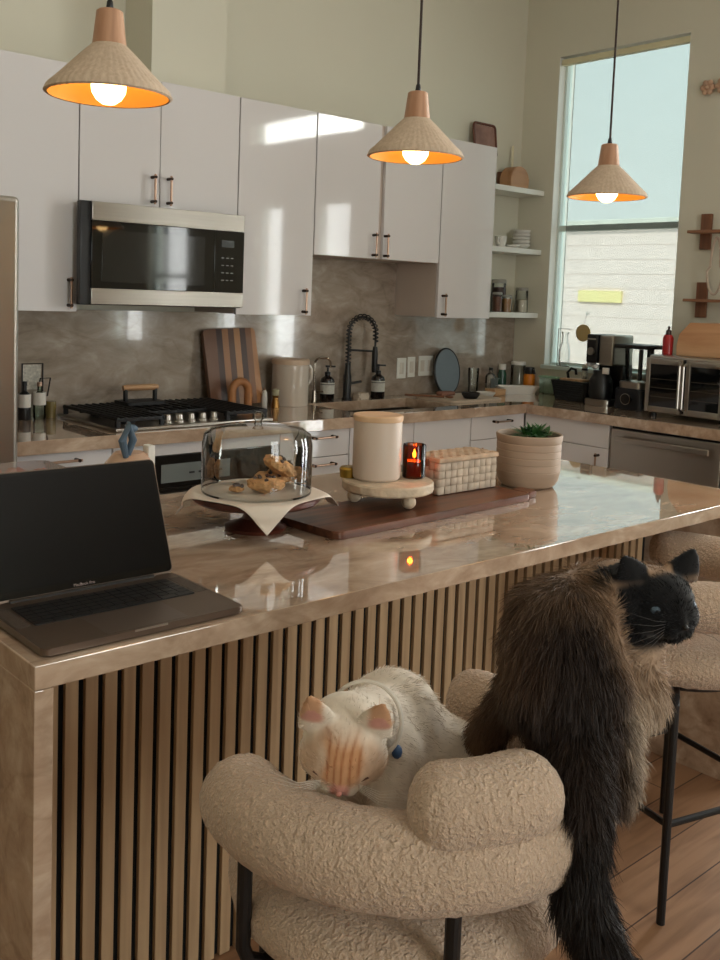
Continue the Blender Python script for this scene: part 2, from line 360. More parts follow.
# ---------------------------------------------------------------- handles and cabinets
def handle(parent, x, y, z, L=.10, vertical=True, face='y', material=None):
    m = MB(); s = .012; q = .030; h = L/2
    d = (0, 0, 1) if vertical else ((1, 0, 0) if face == 'y' else (0, 1, 0)); out = Vector((0, -1, 0)) if face == 'y' else Vector((-1, 0, 0)); d = Vector(d); p = Vector((x, y, z))
    m.tube([p+d*(-h-s)+out*q, p+d*(h+s)+out*q], .0052, 10)
    o = m.build('handle', material or BRONZE, parent)
    for sg in (-1, 1): MB().tube([p+d*sg*h, p+d*sg*h+out*(q+.006)], .0068, 10).build('handle_post', DBRONZE, o)
    return o
UY = -.345
def upper(label, x0, x1, z0, z1, doors, handles):
    t = thing('upper_cabinet', label, 'cabinet', ((x0+x1)/2, -.17, z0))
    BX(x0+.001, x1-.001, UY+.021, -.002, z0+.002, z1).build('body', CABIN, t)
    for i, (a, b) in enumerate(doors):
        d = BX(a+.002, b-.002, UY, UY+.019, z0, z1, .0015).build('door', CAB, t)
        for (hx, hz) in handles[i]: handle(d, hx, UY, hz)
    return t
ZT = 2.335; ZB = 1.372; X79 = -3.1595; X239 = X79+.762
upper('tall white upper cabinet at far left above the counter beside the refrigerator', -3.605, X79, ZB, ZT, [(-3.605, X79)], [[(-3.198, 1.447)]])
upper('white cabinet above the refrigerator', -4.62, -3.624, 1.80, ZT, [(-4.62, -4.125), (-4.125, -3.624)], [[(-4.17, 1.9)], [(-4.08, 1.9)]])
upper('short white double door cabinet directly above the microwave', X79+.002, X239, 1.815, ZT, [(X79+.002, -2.795), (-2.795, X239)], [[(-2.833, 1.886)], [(-2.757, 1.886)]])
upper('tall white upper cabinet between the microwave and the sink cabinet', X239+.003, -1.953, ZB, ZT, [(X239+.003, -1.953)], [[(-2.008, 1.44)]])
upper('short white double door cabinet over the sink', -1.950, -1.078, 1.6655, ZT, [(-1.950, -1.528), (-1.498, -1.078)], [[(-1.567, 1.733)], [(-1.487, 1.733)]])
upper('tall white upper cabinet beside the open corner shelves', -1.074, -.637, ZB, ZT, [(-1.074, -.637)], [[(-1.038, 1.442)]])

# counters
ct = thing('countertop', 'long L-shaped tan quartzite worktop along the back and window walls', 'countertop', (-2, -.3, .864))
m = MB(); CT0, CT1 = .862, .914
SX0, SX1, SY0, SY1 = -1.80, -1.08, -.53, -.14
m.box(-3.585, SX0, -.65, -.001, CT0, CT1, .002); m.box(SX1, -.001, -.65, -.001, CT0, CT1, .002)
m.box(SX0, SX1, -.65, SY0, CT0, CT1, .002); m.box(SX0, SX1, SY1, -.001, CT0, CT1, .002); m.box(-.65, -.001, -2.2, -.65, CT0, CT1, .002)
m.build('slab', STONE, ct)
m = MB()
m.box(-3.585, -1.95, -.02, -.0015, .9145, 1.371); m.box(-1.95, -1.076, -.02, -.0015, .9145, 1.664); m.box(-1.076, -.002, -.02, -.0015, .9145, 1.371)
tag(m.build('backsplash', SPLASH), 'grey beige stone splash panel covering the wall behind the stove and sink', 'backsplash')
sk = thing('sink', 'steel undermount sink below the black spring faucet', 'sink', (-1.44, -.33, .7))
m = MB(); m.box(SX0-.01, SX0, SY0, SY1, .70, .861); m.box(SX1, SX1+.01, SY0, SY1, .70, .861); m.box(SX0, SX1, SY0-.01, SY0, .70, .861); m.box(SX0, SX1, SY1, SY1+.01, .70, .861); m.box(SX0, SX1, SY0, SY1, .69, .70)
m.build('basin', DSTEEL, sk); MB().cyl((-1.44, -.33, .70), .03, .004).build('drain', STEEL, sk)

def base(label, x0, x1, fronts, y=-.62, top=.861):
    t = thing('base_cabinet', label, 'cabinet', ((x0+x1)/2, -.3, 0))
    b = BX(x0+.001, x1-.001, y+.02, -.003, .1, top); b.build('body', CABIN, t)
    BX(x0+.001, x1-.001, y+.08, -.003, .001, .1).build('toe_kick', GAP, t)
    for kind, a, b_, z0, z1, hx in fronts:
        d = BX(a+.002, b_-.002, y, y+.018, z0+.002, z1-.002, .0015).build(kind, CAB, t)
        if hx is not None:
            if kind == 'drawer': handle(d, hx, y, z1-.032, L=.12, vertical=False)
            else: handle(d, hx, y, z1-.1)
    return t
base('white drawer base cabinet between the refrigerator and the oven', -3.55, -3.142, [('drawer', -3.55, -3.142, .72, .86, -3.35), ('drawer', -3.55, -3.142, .42, .72, -3.35), ('drawer', -3.55, -3.142, .11, .42, -3.35)])
base('white drawer base cabinet between the oven and the sink', -2.33, -1.922, [('drawer', -2.33, -1.922, .735, .86, -2.09), ('drawer', -2.33, -1.922, .42, .735, -2.09), ('drawer', -2.33, -1.922, .11, .42, -2.09)])
base('white double door base cabinet under the sink', -1.92, -1.068, [('door', -1.92, -1.494, .11, .86, None), ('door', -1.494, -1.068, .11, .86, None)], top=.68)
tcb = base('white corner base cabinet with drawer left of the window run', -1.066, -.60, [('drawer', -1.066, -.622, .735, .86, -.83), ('door', -1.066, -.622, .11, .735, -1.0)])
def base_r(label, y0, y1, fronts, x=-.62):
    t = thing('base_cabinet', label, 'cabinet', (-.3, (y0+y1)/2, 0))
    BX(x+.02, -.003, y0+.001, y1-.001, .1, .861).build('body', CABIN, t)
    BX(x+.08, -.003, y0+.001, y1-.001, .001, .1).build('toe_kick', GAP, t)
    for kind, a, b_, z0, z1, hy, vert in fronts:
        d = BX(x, x+.018, a+.002, b_-.002, z0+.002, z1-.002, .0015).build(kind, CAB, t)
        if hy is not None: handle(d, x, hy, z1-.09 if vert else (z0+z1)/2, L=.10, vertical=vert, face='x')
    return t
base_r('white base cabinet below the window beside the dishwasher', -1.168, -.624, [('drawer', -1.168, -.624, .735, .86, None, False), ('door', -1.168, -.624, .11, .735, -1.112, True)])
base_r('white base cabinet right of the dishwasher at the frame edge', -2.19, -1.785, [('drawer', -2.19, -1.785, .735, .86, -1.98, False), ('door', -2.19, -1.785, .11, .735, -1.83, True)])
dw = thing('dishwasher', 'stainless steel dishwasher with bar handle built in below the toaster oven', 'dishwasher', (-.3, -1.477, 0))
BX(-.60, -.003, -1.782, -1.172, .1, .861).build('body', BLACK, dw)
BX(-.60, -.003, -1.782, -1.172, .001, .1).build('toe_kick', GAP, dw)
BX(-.625, -.60, -1.776, -1.184, .11, .846, .003).build('door', STEELV, dw)
h = MB(); h.box(-.668, -.655, -1.735, -1.225, .785, .815, .004); h.box(-.655, -.625, -1.27, -1.25, .79, .81); h.box(-.655, -.625, -1.71, -1.69, .79, .81); h.build('handle', STEEL, dw)

# oven and cooktop
ov = thing('oven', 'built-in black glass oven with steel trim below the cooktop', 'oven', (-2.735, -.3, .1))
BX(-3.14, -2.332, -.60, -.003, .001, .861).build('body', CABIN, ov)
BX(-3.138, -2.334, -.622, -.60, .812, .86, .001).build('white_panel', CAB, ov)
BX(-3.10, -2.37, -.628, -.60, .68, .81, .002).build('control_panel', BGLASS, ov)
BX(-2.93, -2.60, -.631, -.628, .70, .775).build('display', mat('grey_display', (120, 126, 124), .15), ov)
m = MB()
for k in range(4): m.box(-2.80+k*.045, -2.775+k*.045, -.6325, -.631, .73, .738)
m.build('button', BLACK, ov)
BX(-3.10, -2.37, -.628, -.60, .15, .675, .003).build('door', BGLASS, ov)
h = MB(); h.tube([(-3.04, -.67, .64), (-2.43, -.67, .64)], .01, 12); h.tube([(-3.0, -.67, .64), (-3.0, -.62, .64)], .007); h.tube([(-2.47, -.67, .64), (-2.47, -.62, .64)], .007); h.build('handle', STEEL, ov)
ck = thing('gas_cooktop', 'stainless gas cooktop with black cast iron grates and front knobs', 'cooktop', (-2.735, -.33, .914))
BX(-3.115, -2.355, -.60, -.075, .9145, .928, .004).build('tray', STEEL, ck)
for gx0, gx1, gy0 in ((-3.10, -2.885, -.575), (-2.878, -2.592, -.43), (-2.585, -2.37, -.575)):
    m = MB(); gz = .968
    for k in range(7):
        x = gx0+.008+k*(gx1-gx0-.016)/6; m.box(x-.0055, x+.0055, gy0, -.095, gz-.014, gz, .002)
    for k in range(4):
        y = gy0+.006+k*(-.101-gy0-.006)/3; m.box(gx0, gx1, y-.006, y+.006, gz-.018, gz-.004, .002)
    for x in (gx0+.01, gx1-.01):
        for y in (gy0+.01, -.105): m.box(x-.008, x+.008, y-.008, y+.008, .928, gz-.016)
    m.build('grate', IRON, ck)
for x, y, r in ((-2.99, -.45, .038), (-2.99, -.2, .03), (-2.735, -.26, .045), (-2.48, -.45, .03), (-2.48, -.2, .038)):
    MB().lathe([(r, 0), (r, .012), (r*.7, .014), (r*.7, .02), (0, .022)], (x, y, .928), 24).build('burner', IRON, ck)
for k in range(5):
    x = -2.845+k*.057
    MB().lathe([(.021, 0), (.021, .008), (.017, .012), (.015, .032), (.012, .034), (0, .034)], (x, -.525, .928), 24).build('knob', STEEL, ck)
gp = thing('grill_press', 'black cast iron press with round wooden handle on the cooktop', 'grill press', (-2.70, -.2, .968))
m = MB(); m.prism(rrect(-2.88, -2.69, -.26, -.13, .01), .9685, .982, bev=.002); m.box(-2.865, -2.85, -.205, -.185, .98, 1.04, .003); m.box(-2.72, -2.705, -.205, -.185, .98, 1.04, .003); m.build('plate', IRON, gp)
MB().tube([(-2.87, -.195, 1.04), (-2.85, -.195, 1.04), (-2.72, -.195, 1.04), (-2.70, -.195, 1.04)], [.011, .014, .014, .011], 16).build('wooden_handle', OAKL, gp)

# microwave
mw = thing('microwave', 'stainless over-the-range microwave with black glass door', 'microwave', (-2.775, -.2, 1.40))
BX(X79+.004, X239-.004, -.385, -.003, 1.402, 1.81, .003).build('body', BLACK, mw)
BX(X79-.025, X239-.02, -.418, -.385, 1.402, 1.808, .004).build('side_frame', BLACK, mw)
x0, x1 = X79+.018, X239-.018; MY = -.43
BX(x0, x1, MY, -.418, 1.735, 1.808, .002).build('top_trim', STEEL, mw)
BX(x0, x1, MY, -.418, 1.405, 1.468, .002).build('bottom_trim', STEEL, mw)
dd = BX(x0, -2.57, MY+.001, -.418, 1.469, 1.734, .001).build('door', BGLASS, mw)
BX(x0+.045, -2.62, MY-.001, MY+.001, 1.495, 1.70).build('window_mesh', mat('oven_window', (28, 28, 28), .06, var=.2, vscale=60, spec=.8), dd)
pn = BX(-2.568, x1, MY+.001, -.418, 1.469, 1.734, .001).build('control_panel', BGLASS, mw)
BX(-2.535, -2.47, MY-.001, MY+.001, 1.665, 1.695).build('display', mat('dim_display', (52, 56, 56), .2), pn)
m = MB()
for r in range(4):
    for c in range(3): m.box(-2.533+c*.024, -2.52+c*.024, MY-.0005, MY+.001, 1.52+r*.032, 1.524+r*.032)
m.build('keypad', mat('key_print', (96, 96, 94), .4), pn)

# refrigerator
fr = thing('refrigerator', 'tall stainless steel refrigerator at the left edge of the frame', 'refrigerator', (-4.06, -.45, 0))
BX(-4.52, -3.615, -.80, -.01, .02, 1.745).build('body', DSTEEL, fr)
BX(-4.52, -4.07, -.87, -.80, .75, 1.757, .018, 4).build('door', STEELV, fr); BX(-4.062, -3.612, -.87, -.80, .75, 1.757, .018, 4).build('door', STEELV, fr)
BX(-4.52, -3.612, -.87, -.80, .05, .742, .018, 4).build('freezer_drawer', STEELV, fr)
for x in (-4.10, -4.03): MB().tube([(x, -.87, .85), (x, -.92, .87), (x, -.92, 1.6), (x, -.87, 1.62)], .011).build('handle', STEEL, fr)

# island
isl = thing('kitchen_island', 'long island with tan quartzite waterfall top and vertical oak slats', 'kitchen island', (-3.17, -2.15, 0))
IX0, IX1, IY0, IY1 = -4.318, -2.027, -2.628, -1.674
BX(IX0, IX1, IY0, IY1, .876, .914, .002).build('countertop', STONE, isl)
BX(IX0, IX0+.030, IY0, IY1, .001, .8755, .0015).build('waterfall_panel', STONE, isl)
BX(IX1-.034, IX1, IY0, IY1, .001, .8755, .0015).build('waterfall_panel', STONE, isl)
BX(IX0+.032, IX1-.036, -2.260, IY1+.03, .001, .875).build('cabinet_body', CABIN, isl)
BX(IX0+.032, IX1-.036, -2.268, -2.260, .001, .875).build('backing_felt', FELT, isl)
m = MB(); x = -4.2700; k = 0
while x+.027 < IX1-.036:
    m.box(x, x+.0270, -2.280, -2.2685, .002, .8745, .001, 1); x += .0413; k += 1
m.build('slat_panel', SLAT, isl)

# ---------------------------------------------------------------- pendants
SHADEO = wood('shade_wicker', (196, 172, 148), (214, 192, 168), axis=2, scale=160, rough=.8)
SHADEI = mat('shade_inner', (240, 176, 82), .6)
BULB = mat('bulb_glow', (255, 220, 160), .4, emis=(1, .62, .24), estr=6)
CORD = mat('cord_brown', (52, 36, 28), .7)
def pendant():
    t = thing('pendant_lamp', '', 'pendant lamp', group='conical pendants over the island')
    m = MB(); n = 192; prof = [(.034, .1), (.047, .088), (.06, .075), (.076, .0585), (.092, .042), (.106, .028), (.120, .015), (.1255, .003), (.121, 0)]
    m.lathe(prof, (0, 0, 0), n, caps=False)
    for v in m.bm.verts:
        a = math.atan2(v.co.y, v.co.x); rr = math.hypot(v.co.x, v.co.y)
        if rr > .04: k = 1+.016*(abs(math.sin(a*24))-.5)*(rr/.12); v.co.x *= k; v.co.y *= k
    m.build('shade', SHADEO, t, ang=60)
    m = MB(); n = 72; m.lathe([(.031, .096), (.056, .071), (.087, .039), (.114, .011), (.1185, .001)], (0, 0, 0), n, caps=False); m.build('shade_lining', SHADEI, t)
    MB().lathe([(.034, .095), (.0335, .102), (.030, .13), (.026, .165), (.022, .168), (0, .168)], n=32).build('wood_neck', OAKN, t)
    MB().lathe([(.006, .168), (.0075, .172), (.006, .185), (.003, .19)], n=12).build('strain_relief', BLACK, t)
    MB().lathe([(.0185, .1), (.0185, .045), (.014, .04)], n=20).build('socket', BLACK, t)
    MB().lathe([(0, -.016), (.013, -.0145), (.025, -.006), (.033, .007), (.035, .02), (.032, .034), (.022, .046), (.014, .052)], n=28).build('bulb', BULB, t)
    MB().tube([(0, 0, .185), (0, 0, H-1.817-.03)], .0035, 8).build('cord', CORD, t)
    MB().lathe([(.06, H-1.817-.03), (.06, H-1.855-.002)], n=28).build('ceiling_rose', OAKN, t)
    return t
p0 = pendant()
for i, (x, lb) in enumerate(((-3.966, 'conical wicker pendant above the laptop, nearest and largest of three'), (-3.093, 'conical wicker pendant hanging in front of the sink cabinets'), (-2.222, 'conical wicker pendant hanging in front of the window'))):
    p = p0 if i == 0 else copy_tree(p0); p.location = (x, -2.15, (1.855, 1.838, 1.817)[i]); p['label'] = lb

# ---------------------------------------------------------------- corner shelves
for z, lb in ((2.151, 'top white corner shelf beside the tall window'), (1.788, 'middle white corner shelf holding bowls'), (1.396, 'lowest white corner shelf holding spice jars')):
    tag(BX(-.635, -.002, -.20, -.021 if z < 1.38 else -.0015, z-.02, z+.012, .002).build('wall_shelf', WHITE), lb, 'shelf', 'white corner shelves')
def jar(label, x, y, z, r, h, fill, fh, lid, group=None, name='glass_jar'):
    t = thing(name, label, 'jar', (x, y, z), group=group)
    MB().lathe([(0, .0005), (r, .0005), (r, h*.86), (r*.92, h*.9), (r*.92, h*.92)], (x, y, z), 28, caps=False).build('jar_glass', GLASS, t)
    if fill: MB().lathe([(0, .002), (r*.93, .002), (r*.93, fh), (0, fh+.004)], (x, y, z), 24).build('contents', fill, t)
    MB().lathe([(r, h*.88), (r, h*.98), (r*.9, h), (0, h)], (x, y, z), 28).build('lid', lid, t)
    return t
LIDG = mat('grey_lid', (150, 146, 136), .45, 0); SP1 = mat('brown_spice', (120, 70, 50), .9, bump=.5, bscale=200); SP2 = mat('ochre_spice', (170, 120, 66), .9, bump=.5, bscale=200); SP3 = mat('pale_grain', (226, 214, 190), .9, bump=.5, bscale=200); SP4 = mat('dark_tea', (64, 32, 30), .9, bump=.5, bscale=200)
jar('short jar of reddish spice at the left end of the lowest shelf', -.361, -.165, 1.408, .030, .12, SP1, .09, LIDG, 'spice jars on the lowest shelf')
jar('tall jar of dark tea behind the others on the lowest shelf', -.255, -.085, 1.408, .045, .20, SP4, .15, LIDG, 'spice jars on the lowest shelf')
jar('short jar of ochre spice in the middle of the lowest shelf', -.275, -.165, 1.408, .034, .105, SP2, .082, LIDG, 'spice jars on the lowest shelf')
jar('jar of pale grains at the right end of the lowest shelf', -.085, -.13, 1.408, .040, .155, SP3, .08, LIDG, 'spice jars on the lowest shelf')
for k in range(5):
    z = 1.8005+k*.0215
    tag(MB().lathe([(0, 0), (.03, 0), (.052, .018), (.056, .030), (.053, .030), (.047, .019), (.028, .0055), (0, .0055)], (-.105, -.12, z), 32).build('bowl', LINENW), 'white bowl in the right-hand stack on the middle shelf, ' + ['lowest of five', 'second from the bottom', 'third from the bottom', 'fourth from the bottom', 'topmost of five'][k], 'bowl', 'white bowls on the middle shelf')
t = thing('teacup', 'small white cup with handle left of the bowl stack', 'cup', (-.325, -.14, 1.8005))
MB().lathe([(0, 0), (.022, 0), (.034, .03), (.037, .065), (.034, .065), (.03, .03), (0, .006)], (-.325, -.14, 1.8005), 28).build('cup_body', LINENW, t)
MB().tube([(-.358, -.155, 1.855), (-.382, -.165, 1.85), (-.385, -.166, 1.83), (-.357, -.155, 1.82)], .005).build('handle', LINENW, t)
tag(MB().lathe([(0, 0), (.03, 0), (.044, .012), (.044, .018), (.02, .006), (0, .006)], (-.225, -.15, 1.8005), 28).build('saucer', LINENW), 'shallow white dish between the cup and the bowls', 'dish')
# top shelf: arched wooden holder and a slim candle
t = thing('arched_wood_holder', 'round topped wooden block on the top corner shelf', 'ornament', (-.30, -.12, 2.163))
P = [(-.085, 0), (.085, 0)]+[(.085*math.cos(a), .055+.085*math.sin(a)*.9) for a in [PI*k/16 for k in range(17)]]
MB().prism(P, -.045, .045, M=Matrix.Translation((-.20, -.12, 2.1635)) @ Matrix.Rotation(PI/2, 4, 'X'), bev=.004).build('arch_block', wood('blond_brown_wood', (168, 122, 84), (196, 152, 112), axis=0), t)
tag(MB().prism([(-.02, 0), (.10, 0), (.10, .07), (.06, .095), (-.02, .10)], -.02, .02, M=Matrix.Translation((-.24, -.05, 2.1635)) @ Matrix.Rotation(PI/2, 4, 'X'), bev=.003).build('wood_block', BRWOOD), 'darker wooden block partly behind the arched one', 'ornament')
tag(MB().lathe([(0, 0), (.008, 0), (.007, .27), (.002, .277), (0, .277)], (-.125, -.035, 2.1635), 14).build('taper_candle', mat('ivory_wax', (232, 222, 190), .5)), 'slim ivory taper candle behind the arched wooden holder', 'candle')
t = thing('wooden_tray', 'square brown wooden tray leaning on top of the right upper cabinet', 'tray', (-.66, -.12, 2.336))
Mx = Matrix.Translation((-.41, -.06, 2.337)) @ Matrix.Rotation(PI/2-.12, 4, 'X')
MB().prism(rrect(-.095, .095, 0, .185, .02), -.004, .004, M=Mx).build('panel', wood('mottled_brown', (120, 84, 72), (158, 118, 102), axis=1, scale=12), t)
o_ = rrect(-.098, .098, -.003, .188, .022); m = MB(); m.tube([Mx @ Vector((a, b+.006, .004)) for a, b in o_], .008, 8, closed=True); m.build('rim', wood('dark_rim', (86, 46, 34), (112, 64, 46), axis=0), t)

# ---------------------------------------------------------------- things on the back counter
Z = .9145
# spice rack
t = thing('wall_organiser', 'small wire board with cards on the splash above the oil bottles', 'rack', (-3.20, -.02, 1.0))
BX(-3.245, -3.165, -.0235, -.0205, 1.03, 1.135).build('pale_card', mat('printed_card', (190, 184, 170), .6, var=.3, vscale=90), t)
m = MB(); m.tube([(-3.25, -.028, 1.005), (-3.25, -.028, 1.14), (-3.16, -.028, 1.14), (-3.16, -.028, 1.005)], .003, 8); m.tube([(-3.185, -.03, 1.005), (-3.185, -.06, 1.08), (-3.14, -.06, 1.08), (-3.14, -.03, 1.0)], .003, 8); m.build('wire_frame', BMETAL, t)
def bottle(name, label, x, y, r, h, body, cap, neck=.35, label_mat=None, lz=(.3, .6), z=Z, group=None, content=None):
    t = thing(name, label, 'bottle', (x, y, z), group=group); nh = h*(1-neck)
    MB().lathe([(0, .0005), (r*.95, .0005), (r, .004), (r, nh*.85), (r*.8, nh*.96), (r*.35, nh*1.06), (r*.35, h*.9)], (x, y, z), 28).build('bottle_body', body, t)
    MB().lathe([(r*.42, h*.88), (r*.42, h*.99), (0, h)], (x, y, z), 20).build('cap', cap, t)
    if label_mat: MB().lathe([(r*1.01, h*lz[0]), (r*1.01, h*lz[1])], (x, y, z), 28, caps=False).build('paper_label', label_mat, t)
    return t
PAPER = mat('paper_label', (222, 216, 206), .7, var=.05, vscale=60)
bottle('oil_bottle', 'dark bottle with white label next to the refrigerator', -3.27, -.10, .026, .16, BLACK, BLACK, .3, PAPER, (.32, .66))
bottle('oil_bottle', 'green oil bottle with white label left of the cooktop', -3.205, -.10, .026, .155, GLASSG, BRONZE, .3, PAPER, (.38, .72))
tag(MB().lathe([(0, 0), (.02, 0), (.022, .05), (.02, .07), (0, .071)], (-3.15, -.09, Z), 24).build('honey_jar', mat('olive_honey', (120, 104, 58), .25)), 'squat olive gold jar at the left of the cooktop', 'jar')
# striped boards
t = thing('cutting_board', 'large striped end grain cutting board leaning against the splash', 'cutting board', (-2.19, -.06, Z))
Mx = Matrix.Translation((-2.212, -.115, Z+.010)) @ Matrix.Rotation(PI/2-.20, 4, 'X') @ Matrix.Rotation(.04, 4, 'Z')
cols = [(110, 74, 50), (60, 38, 30), (158, 112, 74), (84, 56, 40), (176, 130, 88), (66, 42, 32), (128, 88, 58), (178, 128, 84), (84, 54, 40)]
m = MB(); m.prism(rrect(-.152, .152, 0, .375, .018), -.012, .012, M=Mx, bev=.003)
def striped(name):
    M = bpy.data.materials.new(name); M.use_nodes = True; nt = M.node_tree; b = nt.nodes['Principled BSDF']
    tc = nt.nodes.new('ShaderNodeTexCoord'); sp = nt.nodes.new('ShaderNodeSeparateXYZ'); nt.links.new(tc.outputs['Object'], sp.inputs[0])
    mr = nt.nodes.new('ShaderNodeMapRange'); mr.inputs[1].default_value = -.15; mr.inputs[2].default_value = .16; nt.links.new(sp.outputs[0], mr.inputs[0])
    r = nt.nodes.new('ShaderNodeValToRGB'); r.color_ramp.interpolation = 'CONSTANT'; nt.links.new(mr.outputs[0], r.inputs[0]); e = r.color_ramp.elements
    e[0].color = lin(cols[0])+(1,); e[0].position = 0; e[1].position = .95; e[1].color = lin(cols[-1])+(1,)
    for i, c in enumerate(cols[1:-1]): x = e.new((i+1)/9); x.color = lin(c)+(1,)
    nt.links.new(r.outputs[0], b.inputs[0]); b.inputs['Roughness'].default_value = .4; return M
m.build('board', striped('striped_board'), t)
t = thing('arch_ornament', 'upside-down U shaped wooden ornament in front of the striped board', 'ornament', (-2.12, -.19, Z))
pts = [(-.055, 0)]+[(-.055, .02+.075*k/3) for k in range(3)]+[(-.055*math.cos(a), .095+.055*math.sin(a)) for a in [PI*k/14 for k in range(15)]]+[(.055, .07), (.055, .04), (.055, 0)]
MB().tube([(-2.244+a*.85, -.185, Z+.001+b*.88) for a, b in pts], .0195, 18).build('arch', wood('caramel_wood', (150, 96, 56), (192, 134, 84), axis=2), t)
# small shakers, canister
t = thing('salt_shaker', 'small white shaker in front of the board', 'shaker', (-2.066, -.14, Z)); MB().lathe([(0, 0), (.014, 0), (.016, .03), (.013, .07), (.006, .08), (0, .08)], (-2.066, -.14, Z), 20).build('shaker_body', LINENW, t); MB().ball((-2.066, -.14, Z+.084), .006, sub=2).build('top_ball', BRONZE, t)
t = thing('pepper_mill', 'small brass and glass mill beside the cream canister', 'shaker', (-1.985, -.2, Z)); MB().lathe([(0, 0), (.022, 0), (.02, .02), (.014, .05), (.018, .062)], (-2.055, -.215, Z), 20).build('mill_body', mat('brass', (150, 112, 64), .35, 1), t); MB().lathe([(.016, .062), (.018, .09), (0, .096)], (-2.055, -.215, Z), 20).build('mill_top', mat('pale_green', (176, 172, 140), .5), t)
t = thing('canister', 'tall glossy cream canister with flat lid left of the small tap', 'canister', (-1.84, -.13, Z))
MB().lathe([(0, 0), (.092, 0), (.094, .006), (.094, .205), (.09, .21)], (-1.908, -.14, Z), 48).build('canister_body', mat('pearl_enamel', (206, 194, 180), .22, .0, coat=.6), t)
MB().lathe([(.096, .208), (.096, .228), (.09, .234), (.0, .236)], (-1.908, -.14, Z), 48).build('lid', mat('pale_tan_lid', (202, 176, 150), .4), t)
MB().tube([(-1.813, -.16, Z+.10), (-1.793, -.165, Z+.13), (-1.793, -.165, Z+.18), (-1.813, -.16, Z+.205)], .009, 12).build('handle', mat('pearl_enamel', (0, 0, 0)), t)
# filtered tap
CHR = mat('chrome', (150, 140, 128), .12, 1)
t = thing('water_tap', 'thin chrome filtered water tap between the canister and soap', 'faucet', (-1.66, -.07, Z))
pts = [(-1.696, -.075, Z+.20*k/4) for k in range(5)]+[(-1.696+.025*(1-math.cos(a)), -.075-.005*k, Z+.20+.03*math.sin(a)) for k, a in enumerate([PI*.125*j for j in range(1, 5)])]+[(-1.631, -.10, Z+.228), (-1.616, -.105, Z+.21), (-1.614, -.105, Z+.18)]
MB().tube(pts, .0055, 12).build('spout', CHR, t); MB().lathe([(.016, 0), (.014, .02), (.011, .06), (.0, .065)], (-1.696, -.075, Z), 20).build('base', CHR, t); MB().tube([(-1.696, -.085, Z+.05), (-1.671, -.12, Z+.055)], .004).build('lever', CHR, t)
# spring faucet
t = thing('spring_faucet', 'tall matte black spring neck faucet behind the sink', 'faucet', (-1.50, -.09, Z))
fx, fy = -1.475, -.085
MB().lathe([(.027, 0), (.027, .01), (.022, .014), (.022, .13), (.018, .14), (.014, .2), (.0, .2)], (fx, fy, Z), 24).build('body', BMETAL, t)
arc = [Vector((fx, fy, Z+.19+.17*k/6)) for k in range(7)]+[Vector((fx+.07*(1-math.cos(a)), fy-.03*(1-math.cos(a)), Z+.36+.09*math.sin(a))) for a in [PI*k/16 for k in range(1, 17)]]+[Vector((fx+.14, fy-.06, Z+.33)), Vector((fx+.14, fy-.06, Z+.28))]
MB().tube(arc, .006, 10).build('hose', BMETAL, t)
L_ = 0; pts = []; Nn = 520; segs = [(arc[i+1]-arc[i]).length for i in range(len(arc)-1)]; tot = sum(segs)
for k in range(Nn):
    s_ = tot*.93*k/(Nn-1); i = 0
    while i < len(segs)-1 and s_ > segs[i]: s_ -= segs[i]; i += 1
    p = arc[i].lerp(arc[i+1], min(1, s_/segs[i])); tt = (arc[i+1]-arc[i]).normalized(); xx = Vector((0, 1, 0)); yy = tt.cross(xx).normalized(); a = 2*PI*k/22
    pts.append(p+(xx*math.cos(a)+yy*math.sin(a))*.014)
MB().tube(pts, .0034, 5).build('spring', BMETAL, t)
MB().lathe([(.013, .10), (.016, .12), (.017, .20), (.012, .24), (0, .24)], (fx+.14, fy-.06, Z+.05), 20).build('spray_head', BMETAL, t)
MB().tube([(fx, fy, Z+.27), (fx+.14, fy-.06, Z+.265)], .006, 10).build('holder_arm', BMETAL, t)
MB().tube([(fx+.02, fy-.01, Z+.09), (fx+.075, fy-.03, Z+.10)], .007, 10).build('lever', BMETAL, t)
# soap pumps
LBL = mat('soap_label', (196, 192, 182), .7, var=.1, vscale=80)
def soap(label, x, y, s=1):
    t = thing('soap_dispenser', label, 'soap dispenser', (x, y, Z), group='dark pump bottles at the sink')
    MB().lathe([(0, .0005), (.036*s, .0005), (.038*s, .005), (.038*s, .105), (.034*s, .12), (.016*s, .133), (.013, .14)], (x, y, Z), 28).build('bottle_body', mat('dark_brown_glass', (24, 18, 16), .12, spec=.6), t)
    l = MB().lathe([(.0386*s, .04), (.0386*s, .10)], (x, y, Z), 28, caps=False).build('paper_label', LBL, t)
    MB().lathe([(.0389*s, .088), (.0389*s, .092)], (x, y, Z), 28, caps=False).build('printed_line', BLACK, l)
    m = MB(); m.lathe([(.016, .138), (.016, .155), (.006, .158), (.006, .178), (.013, .18), (.013, .19), (0, .19)], (x, y, Z), 18); m.tube([(x, y, Z+.184), (x+.035, y-.02, Z+.184)], .005); m.build('pump', BLACK, t)
soap('dark pump soap bottle with pale label left of the spring faucet', -1.615, -.085)
soap('dark pump soap bottle with pale label right of the spring faucet', -1.262, -.10)
tag(MB().prism(rrect(-.04, .04, -.03, .03, .012), 0, .035, M=Matrix.Translation((-1.37, -.085, Z)), bev=.008).build('sponge', mat('pale_sponge', (206, 190, 172), .9, bump=.6, bscale=150)), 'pale sponge between the faucet and right soap bottle', 'sponge')
